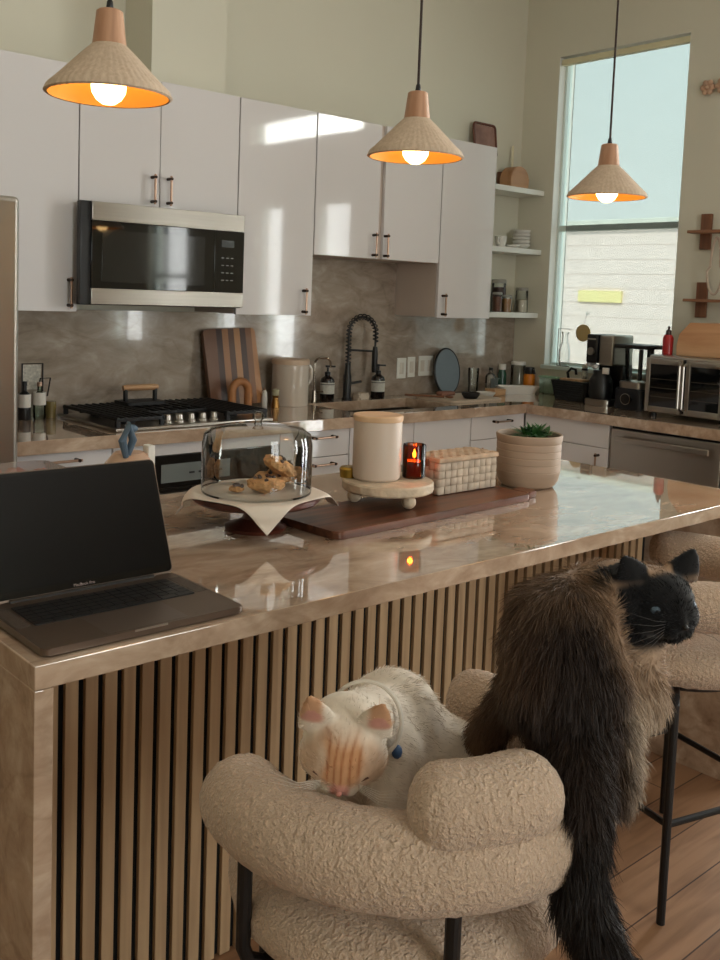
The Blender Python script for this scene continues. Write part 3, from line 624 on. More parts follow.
# outlets
def outlet(label, x, z, w=.072, h=.118):
    t = thing('wall_outlet', label, 'outlet', (x, -.02, z), group='outlets on the splash')
    BX(x-w/2, x+w/2, -.026, -.0205, z-h/2, z+h/2, .002).build('cover_plate', WHITE, t)
    for k in range(max(1, round(w/.05))):
        n_ = max(1, round(w/.05)); cx = x-w/2+w*(k+.5)/n_; BX(cx-.016, cx+.016, -.0275, -.026, z-.033, z+.033, .001).build('socket', mat('socket_ivory', (214, 206, 194), .4), t)
outlet('single white outlet plate on the splash nearest the spring faucet', -1.01, 1.07)
outlet('white switch plate in the middle of the splash row', -.93, 1.075, .06)
outlet('double white outlet plate half behind the round blue disc', -.81, 1.08, .12)
# round blue grey disc (trivet) leaning
t = thing('round_trivet', 'round blue-grey disc with black rim leaning against the splash', 'trivet', (-.60, -.1, Z))
Mx = Matrix.Translation((-.695, -.09, Z+.134)) @ Matrix.Rotation(PI/2-.12, 4, 'X') @ Matrix.Scale(1.28, 4, (0, 1, 0))
MB().lathe([(0, -.004), (.104, -.004), (.104, .004), (0, .004)], n=56, M=Mx).build('disc', mat('blue_grey_felt', (118, 130, 138), .7), t)
MB().tube([Mx @ Vector((.106*math.cos(a), .106*math.sin(a), 0)) for a in [2*PI*k/56 for k in range(56)]], .006, 8, closed=True).build('rim', BLACK, t)
# drying mat with utensils
t = thing('drying_mat', 'pale folded mat on the counter beside the sink', 'mat', (-.75, -.3, Z)); MB().prism(rrect(-1.03, -.62, -.46, -.16, .02), Z+.0002, Z+.012, bev=.003).build('cloth', mat('pale_mat', (196, 178, 158), .85, bump=.4, bscale=80), t)
tag(BX(-.90, -.79, -.25, -.20, Z+.0125, Z+.035, .006).build('brush_block', mat('terracotta_brush', (150, 104, 86), .8, bump=.6, bscale=150)), 'reddish striped brush block below the round disc', 'brush')
t = thing('wooden_spoon', 'brown wooden spoon lying by the sink edge', 'spoon', (-1.0, -.4, Z)); MB().tube([(-1.12, -.17, Z+.022), (-.97, -.33, Z+.02)], .006, 8).build('spoon_handle', BRWOOD, t); MB().ball((-.95, -.35, Z+.021), .024, (1, 1, .3)).build('spoon_bowl', BRWOOD, t)
tag(MB().lathe([(0, 0), (.035, 0), (.05, .02), (.052, .034), (.048, .034), (.03, .006), (0, .006)], (-.83, -.40, Z+.0125), 28).build('bowl', IRON), 'small black bowl on the drying mat', 'bowl')
tag(MB().lathe([(0, 0), (.04, 0), (.055, .018), (.057, .026), (.053, .026), (.036, .006), (0, .006)], (-.56, -.28, Z), 28).build('dish', LINENW), 'small white dish beside the drying mat', 'dish')
# corner group
def tumbler(label, x, y, r, h, mt, z=Z): return tag(MB().lathe([(0, .001), (r*.85, .001), (r, h), (r*.94, h), (r*.8, .006), (0, .006)], (x, y, z), 28).build('drinking_glass', mt), label, 'glass')
tumbler('tall clear drinking glass right of the round disc', -.47, -.10, .034, .15, GLASS)
t = thing('green_bottle', 'short green-white bottle standing in the corner against the splash', 'bottle', (-.33, -.06, Z)); MB().lathe([(0, 0), (.028, 0), (.028, .10), (.022, .12), (.022, .135)], (-.14, -.05, Z), 24).build('bottle_body', mat('bottle_green', (46, 84, 66), .2), t); MB().lathe([(.024, .13), (.024, .165), (0, .166)], (-.14, -.05, Z), 24).build('cap', LINENW, t)
bottle('clear_bottle', 'clear square bottle with black stopper in front of the splash corner', -.345, -.13, .032, .155, GLASS, BLACK, .25, None)
BX(-.38, -.315, -.165, -.16, Z+.02, Z+.09).build('paper_label', mat('slate_label', (92, 96, 92), .6), None); o = C.objects[-1]; o.parent = bpy.data.objects['clear_bottle']; o.matrix_parent_inverse = Matrix.Translation(bpy.data.objects['clear_bottle'].location).inverted()
t = thing('serving_dish', 'long low white serving dish in the counter corner', 'dish', (-.22, -.25, Z)); P = rrect(-.14, .14, -.06, .06, .05); m = MB(); Mr = Matrix.Translation((-.215, -.235, Z)) @ Matrix.Rotation(-.55, 4, 'Z'); m.prism([(a*.8, b*.8) for a, b in P], .0005, .008, M=Mr)
n_ = len(P); ra = [m.bm.verts.new(Mr @ Vector((a*.8, b*.8, .004))) for a, b in P]; rb = [m.bm.verts.new(Mr @ Vector((a, b, .045))) for a, b in P]; rc = [m.bm.verts.new(Mr @ Vector((a*.96, b*.93, .045))) for a, b in P]; rd = [m.bm.verts.new(Mr @ Vector((a*.77, b*.75, .009))) for a, b in P]
for A_, B_ in ((ra, rb), (rb, rc), (rc, rd)):
    for i in range(n_): m.bm.faces.new((A_[i], A_[(i+1) % n_], B_[(i+1) % n_], B_[i]))
m.build('dish_body', LINENW, t)
t = thing('juice_bottle', 'orange bottle with black cap in the counter corner', 'bottle', (-.06, -.215, Z)); MB().lathe([(0, 0), (.034, 0), (.036, .01), (.036, .10), (.03, .115)], (-.062, -.205, Z), 28).build('bottle_body', mat('orange_plastic', (226, 132, 26), .35), t); MB().lathe([(.03, .11), (.034, .125), (.03, .155), (0, .158)], (-.062, -.205, Z), 24).build('cap', BLACK, t); MB().tube([(-.062, -.205, Z+.15), (-.07, -.245, Z+.14), (-.07, -.25, Z+.115)], .007).build('cap_loop', BLACK, t)
jar('large clear canister with white lid in the far counter corner', -.062, -.115, Z, .046, .185, SP3, .03, LINENW, name='glass_canister')
tag(BX(-.085, -.03, -.43, -.30, Z+.001, Z+.10, .004).build('storage_box', GLASSG), 'clear greenish storage box below the window corner', 'box')
tag(BX(-.09, -.025, -.435, -.295, Z+.101, Z+.112, .003).build('box_lid', mat('mint_lid', (150, 190, 160), .4)), 'mint green lid resting on the storage box', 'lid')
t = thing('butter_block', 'small wooden riser holding a glass by the corner', 'block', (-.52, -.2, Z)); BX(-.50, -.40, -.30, -.22, Z+.0005, Z+.04, .004).build('wood_block', OAKL, t)

# window sill group
t = thing('glass_carafe', 'clear glass carafe on a wire stand at the left end of the window sill', 'carafe', (.02, -.40, 1.0905))
MB().lathe([(0, .001), (.03, .001), (.036, .03), (.036, .10), (.02, .15), (.018, .19), (.026, .21)], (.02, -.40, 1.0905), 28, caps=False).build('carafe_glass', GLASS, t)
m = MB(); m.tube([(-.01, -.37, 1.092), (-.01, -.37, 1.32), (-.01, -.46, 1.32)], .0025, 6); m.tube([(-.01, -.37, 1.092), (-.01, -.46, 1.092)], .0025, 6); m.build('wire_stand', DSTEEL, t)
t = thing('hanging_disc', 'round brass disc hanging against the window above the coffee maker', 'suncatcher', (.03, -.56, 1.35)); MB().cyl((.028, -.521, 1.30), .052, .004, axis='x', n=40).build('disc', mat('old_brass', (196, 168, 112), .6, 0), t); MB().tube([(.03, -.521, 1.345), (.055, -.521, 1.41), (.0755, -.521, 1.42)], .0012, 5).build('cord', CORD, t); MB().cyl((.066, -.521, 1.42), .012, .01, axis='x').build('suction_cup', GLASS, t)

# wire utensil basket
t = thing('utensil_basket', 'black woven basket of utensils beside the coffee maker', 'basket', (-.20, -.66, Z))
m = MB()
for k in range(9):
    f_ = k/8; z = Z+.005+.105*f_; g = .8+.2*f_; P = rrect(-.075*g, .075*g, -.125*g, .125*g, .02); m.tube([(-.205+a, -.655+b, z) for a, b in P], .0065, 6, closed=True)
P0 = rrect(-.060, .060, -.1, .1, .016); m.prism([(a-.205, b-.655) for a, b in P0], Z+.001, Z+.012)
for i in range(0, 28, 2):
    P1 = rrect(-.075, .075, -.125, .125, .02); a, b = P1[i % len(P1)]; m.tube([(-.205+a*.8, -.655+b*.8, Z+.002), (-.205+a, -.655+b, Z+.114)], .006, 6)
m.build('woven_body', mat('black_rattan', (20, 22, 24), .7), t)
t = thing('wooden_board', 'small wooden board lying across the black utensil basket', 'board', (-.20, -.62, Z+.11)); BX(-.25, -.17, -.73, -.57, Z+.114, Z+.128, .004).build('panel', OAKL, t)
t = thing('salad_server', 'black looped utensil sticking out of the black basket', 'utensil', (-.21, -.60, Z)); MB().tube([(-.21, -.63, Z+.02), (-.215, -.60, Z+.16), (-.215, -.625, Z+.185), (-.215, -.655, Z+.18), (-.215, -.66, Z+.15)], .008, 8).build('loop', BLACK, t)
t = thing('cow_figurine', 'small black and white figurine on the basket before the window', 'figurine', (-.16, -.70, Z+.128)); m = MB(); m.lathe([(0, 0), (.018, 0), (.02, .03), (.012, .055), (0, .056)], (-.19, -.70, Z+.1285), 18); m.ball((-.19, -.70, Z+.20), .017, sub=2); m.build('body', mat('spotted_white', (200, 194, 176), .5, var=.9, vscale=35), t); MB().lathe([(.02, .05), (.016, .062), (0, .064)], (-.19, -.70, Z+.1285), 18).build('collar', BLACK, t)

# coffee maker
t = thing('coffee_maker', 'tall black and steel drip coffee maker in front of the window', 'coffee maker', (-.22, -.86, Z))
MB().prism(rrect(-.33, -.10, -.955, -.795, .025), Z+.0005, Z+.035, bev=.003).build('base', STEEL, t)
BX(-.325, -.11, -.865, -.795, Z+.235, Z+.395, .008).build('front_column', BLACK, t)
BX(-.20, -.10, -.955, -.797, Z+.035, Z+.235, .006).build('back_column', BLACK, t)
BX(-.315, -.11, -.962, -.868, Z+.225, Z+.395, .012).build('water_tank', STEEL, t)
MB().lathe([(0, 0), (.06, 0), (.068, .03), (.066, .10), (.045, .14), (.045, .16), (0, .16)], (-.275, -.87, Z+.036), 30).build('carafe', BLACK, t)
MB().cyl((-.335, -.828, Z+.30), .022, .012, axis='x').build('dial', STEEL, t)
m = MB(); m.ball((-.29, -.81, Z+.225), .024, (1, 1.3, .7), sub=2); m.ball((-.30, -.845, Z+.215), .02, (1, 1.2, .8), sub=2); m.build('pouring_cup', mat('marbled_white', (200, 200, 200), .4, var=.6, vscale=40), t)
BX(-.327, -.324, -.855, -.80, Z+.365, Z+.372).build('maker_mark', LIDG, t)
BX(-.33, -.32, -.95, -.91, Z+.18, Z+.215, .002).build('label', LINENW, t)
# blender
t = thing('blender', 'dark blender with clear jar and square lid beside the toaster oven', 'blender', (-.24, -1.08, Z))
MB().prism(rrect(-.33, -.15, -1.165, -.985, .03), Z+.0005, Z+.115, bev=.008).build('motor_base', mat('navy_black', (26, 30, 38), .35), t)
MB().prism(rrect(-.315, -.165, -1.145, -1.0, .03), Z+.115, Z+.15, bev=.003).build('collar', STEEL, t)
m = MB(); m.lathe([(.058, .15), (.066, .20), (.074, .33)], (-.24, -1.075, Z), 32, caps=False); m.build('jar', GLASS, t)
MB().box(-.33, -.14, -1.175, -.975, Z+.33, Z+.352, .006).build('lid', BLACK, t)
MB().box(-.26, -.22, -1.16, -1.135, Z+.15, Z+.335, .006).build('handle', BLACK, t); MB().tube([(-.24, -1.09, Z+.155), (-.24, -1.09, Z+.325)], .012, 12).build('shaft', BLACK, t)
MB().cyl((-.345, -1.075, Z+.058), .028, .016, axis='x').build('dial', BLACK, t); MB().tube([(-.348, -1.075+.029*math.cos(a), Z+.058+.029*math.sin(a)) for a in [2*PI*k/24 for k in range(24)]], .002, 6, closed=True).build('dial_ring', STEEL, t)
# toaster oven
t = thing('toaster_oven', 'stainless french door toaster oven on the counter at the right edge', 'toaster oven', (-.28, -1.49, Z))
OX = -.47; a0, a1 = -1.70, -1.27
BX(OX+.012, -.08, a0, a1, Z+.018, Z+.315, .012).build('body', STEEL, t)
BX(OX+.002, OX+.012, a0+.01, a1-.01, Z+.03, Z+.30, .002).build('cavity_front', BLACK, t)
for s0, s1 in ((a1-.206, a1-.004), (a0+.004, a0+.206)):
    m = MB(); z0, z1 = Z+.025, Z+.30
    m.box(OX-.014, OX+.002, s0, s0+.022, z0, z1, .003); m.box(OX-.014, OX+.002, s1-.022, s1, z0, z1, .003); m.box(OX-.014, OX+.002, s0+.022, s1-.022, z0, z0+.03, .003); m.box(OX-.014, OX+.002, s0+.022, s1-.022, z1-.03, z1, .003)
    d = m.build('door', STEEL, t); BX(OX-.008, OX-.004, s0+.02, s1-.02, z0+.028, z1-.028).build('door_glass', BGLASS, d)
    m = MB()
    for k in range(3): m.tube([(OX-.0098, s0+.03, z0+.08+k*.045), (OX-.0098, s1-.03, z0+.08+k*.045)], .0018, 5)
    m.build('rack_wires', DSTEEL, d)
for y in (a1-.222, a1-.198-.016): pass
for y in (-1.474, -1.496): MB().tube([(OX-.014, y, Z+.05), (OX-.04, y, Z+.06), (OX-.04, y, Z+.27), (OX-.014, y, Z+.28)], .007, 10).build('door_handle', STEEL, t)
for y in (a0+.03, a1-.03):
    for x in (OX+.04, -.11): MB().cyl((x, y, Z+.0005), .014, .018).build('foot', BLACK, t)
zt = Z+.3155
t = thing('dish_soap_bottle', 'red bottle with dark cap on top of the toaster oven', 'bottle', (-.33, -1.30, zt)); MB().lathe([(0, 0), (.026, 0), (.027, .085), (.02, .10), (.012, .105)], (-.36, -1.315, zt), 24).build('bottle_body', mat('red_plastic', (176, 40, 40), .3), t); MB().lathe([(.015, .10), (.013, .125), (.006, .13), (.006, .145), (0, .148)], (-.36, -1.315, zt), 18).build('cap', mat('dark_cap', (60, 40, 36), .4), t)
t = thing('bread_box', 'light wooden bread box with sloped front on the toaster oven', 'bread box', (-.25, -1.56, zt))
MB().prism([(-1.375, 0), (-1.70, 0), (-1.70, .17), (-1.44, .17), (-1.385, .11), (-1.372, .05)], -.38, -.12, M=Matrix.Translation((0, 0, zt+.0005)) @ Matrix(((0, 0, 1, 0), (1, 0, 0, 0), (0, 1, 0, 0), (0, 0, 0, 1))), bev=.004).build('box', wood('bread_box_wood', (200, 146, 104), (232, 186, 142), axis=1, scale=18, stretchf=.1), t)
# wall rails with pegs
for z, lb in ((1.885, 'brown wooden wall shelf bracket right of the window, upper of two'), (1.520, 'brown wooden wall shelf bracket above the bread box, lower of two')):
    t = thing('bracket_shelf', lb, 'shelf', (-.02, -1.30, z), group='wooden bracket shelves'); BX(-.022, -.0015, -1.325, -1.265, z-.095, z+.095, .003).build('bracket', BRWOOD, t); BX(-.10, -.0225, -1.72, -1.232, z-.012, z+.004, .003).build('shelf_board', wood('shelf_walnut', (126, 84, 60), (160, 114, 84), axis=1), t)
t = thing('hanging_loop', 'pale rope loop hanging between the two bracket shelves', 'rope', (-.10, -1.38, 1.7)); MB().tube([(-.06, -1.385+.045*math.cos(a)*(1 if math.sin(a) < 0 else .6), 1.70+.15*math.sin(a)) for a in [2*PI*k/32 for k in range(32)]], .006, 8, closed=True).build('loop', mat('pale_rope', (198, 178, 160), .8), t)
t = thing('wooden_rosette', 'pale carved wooden rosette high on the wall right of the window', 'wall ornament', (-.02, -1.25, 2.65)); m = MB()
for k in range(3):
    for j in range(6): a = j*PI/3; m.ball((-.016, -1.25-k*.085+.026*math.cos(a), 2.65+.026*math.sin(a)), .017, (.8, 1, 1), sub=2)
    m.ball((-.02, -1.25-k*.085, 2.65), .014, sub=2)
m.build('petals', mat('pale_wood_petal', (196, 160, 134), .7), t)

# ---------------------------------------------------------------- island things
ZI = .9145
# laptop
lp = thing('laptop', 'open silver-grey laptop with dark screen on the left island end', 'laptop', (-4.112, -2.49, ZI))
ALU = mat('space_grey_aluminium', (116, 100, 88), .38, .85, var=.02); MR = Matrix.Translation((-4.112, -2.487, ZI)) @ Matrix.Rotation(-.005, 4, 'Z')
MB().prism(rrect(-.184, .184, -.122, .122, .012), .002, .0135, M=MR, bev=.0015).build('base', ALU, lp)
kb = MB().prism(rrect(-.150, .150, -.015, .09, .004), .0136, .0142, M=MR).build('keyboard_well', mat('key_well', (8, 8, 9), .6), lp)
KEY = mat('key_black', (14, 14, 15), .4)
for r in range(6):
    nkeys = 14 if r < 5 else 9
    w = .298/nkeys
    for k in range(nkeys):
        ww = w
        MB().box(-.149+k*w+.001, -.149+(k+1)*w-.001, -.0135+r*.0173+.001 if False else .0885-(r+1)*.0173+.001, .0885-r*.0173-.001, .0142, .0155, M=MR).build('key', KEY, kb)
MB().prism(rrect(-.075, .075, -.115, -.022, .004), .0136, .0139, M=MR).build('trackpad', mat('trackpad_grey', (108, 94, 84), .3, .6), lp)
for s in (-1, 1): MB().box(s*.167-.012, s*.167+.012, -.01, .09, .0136, .0138, M=MR).build('speaker_grille', mat('grille_grey', (84, 74, 66), .6, .5, var=.3, vscale=400), lp)
MB().box(-.03, .03, -.1235, -.1215, .0105, .0137, M=MR).build('opening_notch', mat('notch_light', (170, 160, 150), .3, .8), lp)
ML = MR @ Matrix.Translation((0, .119, .0145)) @ Matrix.Rotation(math.radians(90-22), 4, 'X')
lid = MB().prism(rrect(-.184, .184, 0, .226, .010), -.004, 0, M=ML, bev=.001).build('lid', ALU, lp)
MB().prism(rrect(-.182, .182, .004, .224, .009), .0002, .001, M=ML).build('bezel', mat('bezel_black', (6, 6, 7), .12), lid)
MB().prism(rrect(-.176, .176, .016, .218, .005), .001, .0013, M=ML).build('screen', mat('dark_screen', (7, 8, 11), .16, spec=.4), lid)
MB().tube([MR @ Vector((-.14, .119, .012)), MR @ Vector((.14, .119, .012))], .006, 12).build('hinge', BLACK, lp)
cu = bpy.data.curves.new('maker_mark', 'FONT'); cu.body = 'MacBook Pro'; cu.size = .0075; cu.extrude = .0001; cu.align_x = 'CENTER'
to = bpy.data.objects.new('maker_mark', cu); C.objects.link(to); bpy.context.view_layer.update()
me = bpy.data.meshes.new_from_object(to); bpy.data.objects.remove(to); me.transform(chain_matrix(lid).inverted() if False else Matrix.Identity(4))
me.transform(chain_matrix(lp).inverted() @ ML @ Matrix.Translation((0, .0065, .0013))); me.materials.append(mat('mark_grey', (150, 130, 124), .4)); mo = bpy.data.objects.new('maker_mark', me); C.objects.link(mo); mo.parent = lid

# fruit tub behind the laptop
tb = thing('fruit_tub', 'clear plastic tub of red orange fruit behind the laptop screen', 'tub', (-4.05, -1.80, ZI))
MB().prism(rrect(-4.13, -3.92, -1.90, -1.76, .02), ZI+.0005, ZI+.142, bev=.004).build('plastic_tub', glass('tub_plastic', (.9, .86, .9), 1.0, milk=.18), tb)
FRU = mat('orange_red_fruit', (226, 92, 52), .4, var=.3, vscale=60)
for i in range(11):
    x = -4.10+(i % 4)*.045+random.uniform(-.004, .004); y = -1.865+(i//4)*.035; z = ZI+.125-(i % 3)*.006
    tag(MB().ball((x, y, z-.004), .019, (1, 1, 1.15), sub=2).build('strawberry', FRU), 'red orange berry in the clear tub behind the laptop', 'berry', 'berries in the clear tub')
# beige mug with blue brush
t = thing('beige_pot', 'round beige lidded pot behind the laptop corner with white spout rim', 'pot', (-3.79, -1.92, ZI))
MB().lathe([(0, 0), (.05, 0), (.064, .03), (.068, .09), (.06, .14), (.036, .170), (.0, .176)], (-3.775, -1.91, ZI), 36).build('pot_body', mat('rosy_beige', (190, 156, 130), .45), t)
BX(-3.735, -3.715, -1.93, -1.90, ZI+.02, ZI+.185, .004).build('white_handle', LINENW, t)
m = MB(); m.tube([(-3.80, -1.94, ZI+.165), (-3.815, -1.95, ZI+.205), (-3.80, -1.95, ZI+.24), (-3.785, -1.945, ZI+.205), (-3.795, -1.94, ZI+.17)], [.007, .010, .011, .010, .007], 12); m.ball((-3.79, -1.945, ZI+.232), .013, (1.3, 1, .8), sub=2); m.build('blue_bow', mat('slate_blue', (84, 104, 122), .5), t)

# cake stand
cx, cy = -3.555, -2.125
t = thing('cake_stand', 'dark wooden pedestal cake stand on the island', 'cake stand', (cx, cy, ZI))
MB().lathe([(0, 0), (.072, 0), (.074, .008), (.05, .016), (.032, .026), (.026, .045), (.035, .062), (.06, .07)], (cx, cy, ZI), 40).build('pedestal', WALNUTZ, t)
MB().lathe([(0, .066), (.145, .068), (.152, .074), (.152, .084), (.147, .087), (0, .087)], (cx, cy, ZI), 56).build('plate', WALNUTZ, t)
zp = ZI+.0875
# parchment: a square sheet draped over the plate
def parchment():
    m = MB(); N = 60; hs = .153; g = {}
    ang = math.radians(17)
    for i in range(N+1):
        for j in range(N+1):
            u = -hs+2*hs*i/N; v = -hs+2*hs*j/N; r = math.hypot(u, v); a = math.atan2(v, u)+ang
            R = .150
            if r <= R: x, y, z = r*math.cos(a), r*math.sin(a), .0012+.0012*math.sin(u*60)*math.sin(v*50)
            else:
                e = r-R; ph = min(.95, e/.045)*(.85+.3*math.sin(a*3+1)); out = R+e*math.cos(ph); x, y = out*math.cos(a), out*math.sin(a); z = .0012-e*math.sin(ph)*.95+.006*math.sin(a*7)*min(1, e/.05)
            g[i, j] = m.bm.verts.new((cx+x, cy+y, zp+z))
    for i in range(N):
        for j in range(N): m.bm.faces.new((g[i, j], g[i+1, j], g[i+1, j+1], g[i, j+1]))
    o = m.build('parchment_sheet', mat('parchment', (226, 214, 200), .6, var=.03, bump=.15, bscale=30), None, ang=80)
    md = o.modifiers.new('thick', 'SOLIDIFY'); md.thickness = .0006; md.offset = 1
    return tag(o, 'white parchment sheet draped over the wooden cake stand', 'paper')
parchment()
def cookie(label, x, y, z, r, tilt=(0, 0), h=.022, seed=0):
    t = thing('cookie', label, 'cookie', (x, y, z), group='cookies on the parchment'); rnd = random.Random(seed)
    m = MB(); g = bmesh.ops.create_icosphere(m.bm, subdivisions=4, radius=1)
    for v in m.bm.verts:
        n = noise.noise(v.co*2.3+Vector((seed*3, 0, 0)))*.22+noise.noise(v.co*7+Vector((seed, 5, 0)))*.10
        v.co = Vector((v.co.x*r*(1+n*.6), v.co.y*r*(1+n*.6), v.co.z*h*(.9+n)))
    Mx = Matrix.Translation((x, y, z)) @ Euler((tilt[0], tilt[1], 0)).to_matrix().to_4x4(); m.bm.transform(Mx); m.build('cookie_dough', mat('cookie_dough', (198, 148, 98), .8, var=.35, vscale=55, bump=.8, bscale=120), t)
    m = MB()
    for k in range(9):
        a = rnd.uniform(0, 2*PI); q = r*rnd.uniform(.1, .8); m.ball((q*math.cos(a), q*math.sin(a), h*math.sqrt(max(0, 1-(q/r)**2))*.96), .0062, (1, 1, .8), sub=1)
    m.bm.transform(Mx); m.build('chocolate_chips', mat('chocolate', (58, 32, 22), .4), t)
cookie('chunky cookie lying flat at the front of the parchment', -3.545, -2.150, zp+.023, .045, (0, 0), .02, 1)
cookie('chunky cookie lying flat behind the front one', -3.485, -2.095, zp+.023, .044, (0, .0), .02, 2)
cookie('chunky cookie on top of the pile leaning right', -3.490, -2.130, zp+.058, .043, (.25, .45), .021, 3)
cookie('broken cookie piece at the left of the pile', -3.605, -2.115, zp+.012, .018, (0, 0), .009, 4)
t = thing('glass_cloche', 'clear glass dome with knob covering the cookies', 'cloche', (cx+.0, cy, zp+.003))
MB().lathe([(.128, .004), (.130, .0), (.131, .004), (.131, .115), (.126, .138), (.11, .15), (.07, .158), (.02, .161), (.0, .161)], (cx, cy, zp+.003), 64, caps=False).build('dome', GLASS, t)
MB().lathe([(0, .160), (.01, .161), (.008, .168), (.014, .176), (.014, .184), (.006, .19), (0, .19)], (cx, cy, zp+.003), 24).build('knob', GLASS, t)

# long walnut board
t = thing('serving_board', 'long walnut serving board under the riser and woven basket', 'serving board', (-3.05, -2.18, ZI), rz=.04)
MBd = Matrix.Translation((-3.055, -2.185, ZI)) @ Matrix.Rotation(.05, 4, 'Z')
MB().prism(rrect(-.42, .345, -.118, .118, .02), .0005, .019, M=MBd, bev=.003).build('board', WALNUT, t)
MB().prism(rrect(.350, .40, -.10, -.04, .012), .0005, .019, M=MBd, bev=.003).build('end_grip', WALNUT, t)
zb = ZI+.0195
# riser
rx, ry = -3.145, -2.15
t = thing('marble_riser', 'round pale riser on ball feet carrying the canister and candle', 'riser', (rx, ry, zb))
MB().lathe([(0, .036), (.118, .036), (.121, .040), (.121, .058), (.118, .062), (0, .062)], (rx, ry, zb), 56).build('plate', mat('travertine', (206, 186, 160), .55, var=.15, vscale=30, bump=.3, bscale=60), t)
for k in range(3): a = math.radians(-95+120*k); MB().ball((rx+.088*math.cos(a), ry+.088*math.sin(a), zb+.019), .019, sub=3).build('ball_foot', mat('travertine', (0, 0, 0)), t)
zr = zb+.0625
t = thing('lidded_canister', 'cream canister with pale wooden lid on the round riser', 'canister', (-3.15, -2.10, zr))
MB().lathe([(0, 0), (.058, 0), (.063, .006), (.064, .02), (.064, .152), (.062, .156), (0, .156)], (-3.165, -2.125, zr), 48).build('canister_body', CREAM, t)
MB().lathe([(.065, .1555), (.066, .159), (.066, .168), (.064, .171), (0, .172)], (-3.165, -2.125, zr), 48).build('wooden_lid', wood('pale_birch', (206, 168, 130), (226, 192, 156), axis=0), t)
tag(MB().lathe([(0, 0), (.022, 0), (.024, .022), (.02, .028), (0, .028)], (-3.215, -2.07, zr), 24).build('gold_tin', mat('gold_tin', (168, 138, 60), .3, .8)), 'small gold tin peeking out behind the cream canister', 'tin')
t = thing('candle_jar', 'lit candle in amber glass jar on the round riser', 'candle', (-3.045, -2.145, zr))
MB().lathe([(0, .0005), (.029, .0005), (.031, .004), (.031, .086), (.0295, .09), (.028, .086), (.028, .006), (0, .006)], (-3.065, -2.165, zr), 36, caps=False).build('amber_jar', AMBER, t)
MB().lathe([(0, .0065), (.0275, .0065), (.0275, .045), (0, .046)], (-3.065, -2.165, zr), 30).build('wax', mat('wax', (226, 150, 96), .5), t)
MB().lathe([(0, .052), (.004, .057), (.0045, .062), (.002, .072), (0, .077)], (-3.065, -2.165, zr), 14).build('flame', mat('flame', (255, 200, 90), .5, emis=(1, .5, .12), estr=30), t)
MB().tube([(-3.065, -2.165, zr+.045), (-3.065, -2.165, zr+.053)], .001, 6).build('wick', BLACK, t)
light('candle_light', 'POINT', (-3.065, -2.165, zr+.064), .35, (1, .45, .12)).data.shadow_soft_size = .006
# woven basket
t = thing('woven_box', 'woven checker pattern box with lid on the serving board', 'box', (-2.82, -2.10, zb))
bx0, bx1, by0, by1 = -2.965, -2.722, -2.165, -2.060
def weave(m, face):
    nz_ = 4
    for r in range(nz_):
        z0 = zb+.002+r*.0218
        if face == 'y': n = 10; L = bx1-bx0; 
        else: n = 5; L = by1-by0
        for k in range(n):
            hgt = .0022 if (r+k) % 2 else .001; a = k*L/n
            if face == 'y': m.box(bx0+a, bx0+a+L/n-.001, by0-hgt, by0+.004, z0, z0+.0212, .001, 1)
            else: m.box(bx0-hgt, bx0+.004, by0+a, by0+a+L/n-.001, z0, z0+.0212, .001, 1)
WV = mat('woven_paper', (196, 178, 158), .75, var=.2, vscale=28, bump=.2)
m = MB(); m.box(bx0+.002, bx1-.002, by0+.002, by1, zb+.001, zb+.090); weave(m, 'y'); weave(m, 'x'); m.build('box_body', WV, t)
l = MB(); l.box(bx0-.004, bx1+.004, by0-.005, by1+.004, zb+.0905, zb+.1035, .003)
for i in range(14):
    for j in range(6):
        a = bx0+(bx1-bx0)*i/14; b = by0+(by1-by0)*j/6; hgt = .002 if (i+j) % 2 else .0005; l.box(a, a+.0165, b, b+.0155, zb+.1035, zb+.1035+hgt)
l.build('lid', mat('woven_lid', (196, 168, 140), .75, var=.2, vscale=28), t)
MB().box(bx0-.0085, bx0-.004, -2.13, -2.10, zb+.078, zb+.098, .001).build('leather_tab', BRWOOD, t)
# plant pot
px, py = -2.535, -2.135
t = thing('potted_plant', 'ribbed beige ceramic pot with a small green fern', 'potted plant', (px, py, ZI))
prof = [(0, 0), (.070, 0), (.082, .006), (.092, .022), (.097, .045)]
for k in range(5): prof += [(.098, .05+k*.021), (.0965, .052+k*.021), (.098, .054+k*.021)]
prof += [(.101, .153), (.101, .160), (.098, .162), (.094, .160), (.092, .14), (0, .138)]
MB().lathe(prof, (px, py, ZI), 64).build('pot', mat('pot_beige', (172, 150, 130), .6, var=.06, vscale=3, stretch=(1, 1, 12)), t)
MB().lathe([(0, .139), (.091, .139), (.091, .144), (0, .148)], (px, py, ZI), 32).build('soil', mat('soil', (40, 30, 24), .95, bump=.8), t)
m = MB(); rnd = random.Random(5)
for k in range(150):
    a = rnd.uniform(0, 2*PI); el = rnd.uniform(.05, 1.0); L = rnd.uniform(.04, .075); b0 = Vector((px+.02+rnd.uniform(-.035, .035), py-.005+rnd.uniform(-.025, .025), ZI+.147))
    d = Vector((math.cos(a)*math.cos(el), math.sin(a)*math.cos(el), math.sin(el)*.8)); s = d.cross(Vector((0, 0, 1))).normalized(); p1 = b0+d*L*.5+Vector((0, 0, .006)); p2 = b0+d*L; n_ = s.cross(d).normalized()*.0015
    v = [m.bm.verts.new(q) for q in (b0, p1+s*.006, p2, p1-s*.006, p1+n_)]
    m.bm.faces.new((v[0], v[1], v[4])); m.bm.faces.new((v[1], v[2], v[4])); m.bm.faces.new((v[2], v[3], v[4])); m.bm.faces.new((v[3], v[0], v[4]))
m.build('leaves', mat('fern_green', (48, 92, 44), .6, var=.35, vscale=30), t)

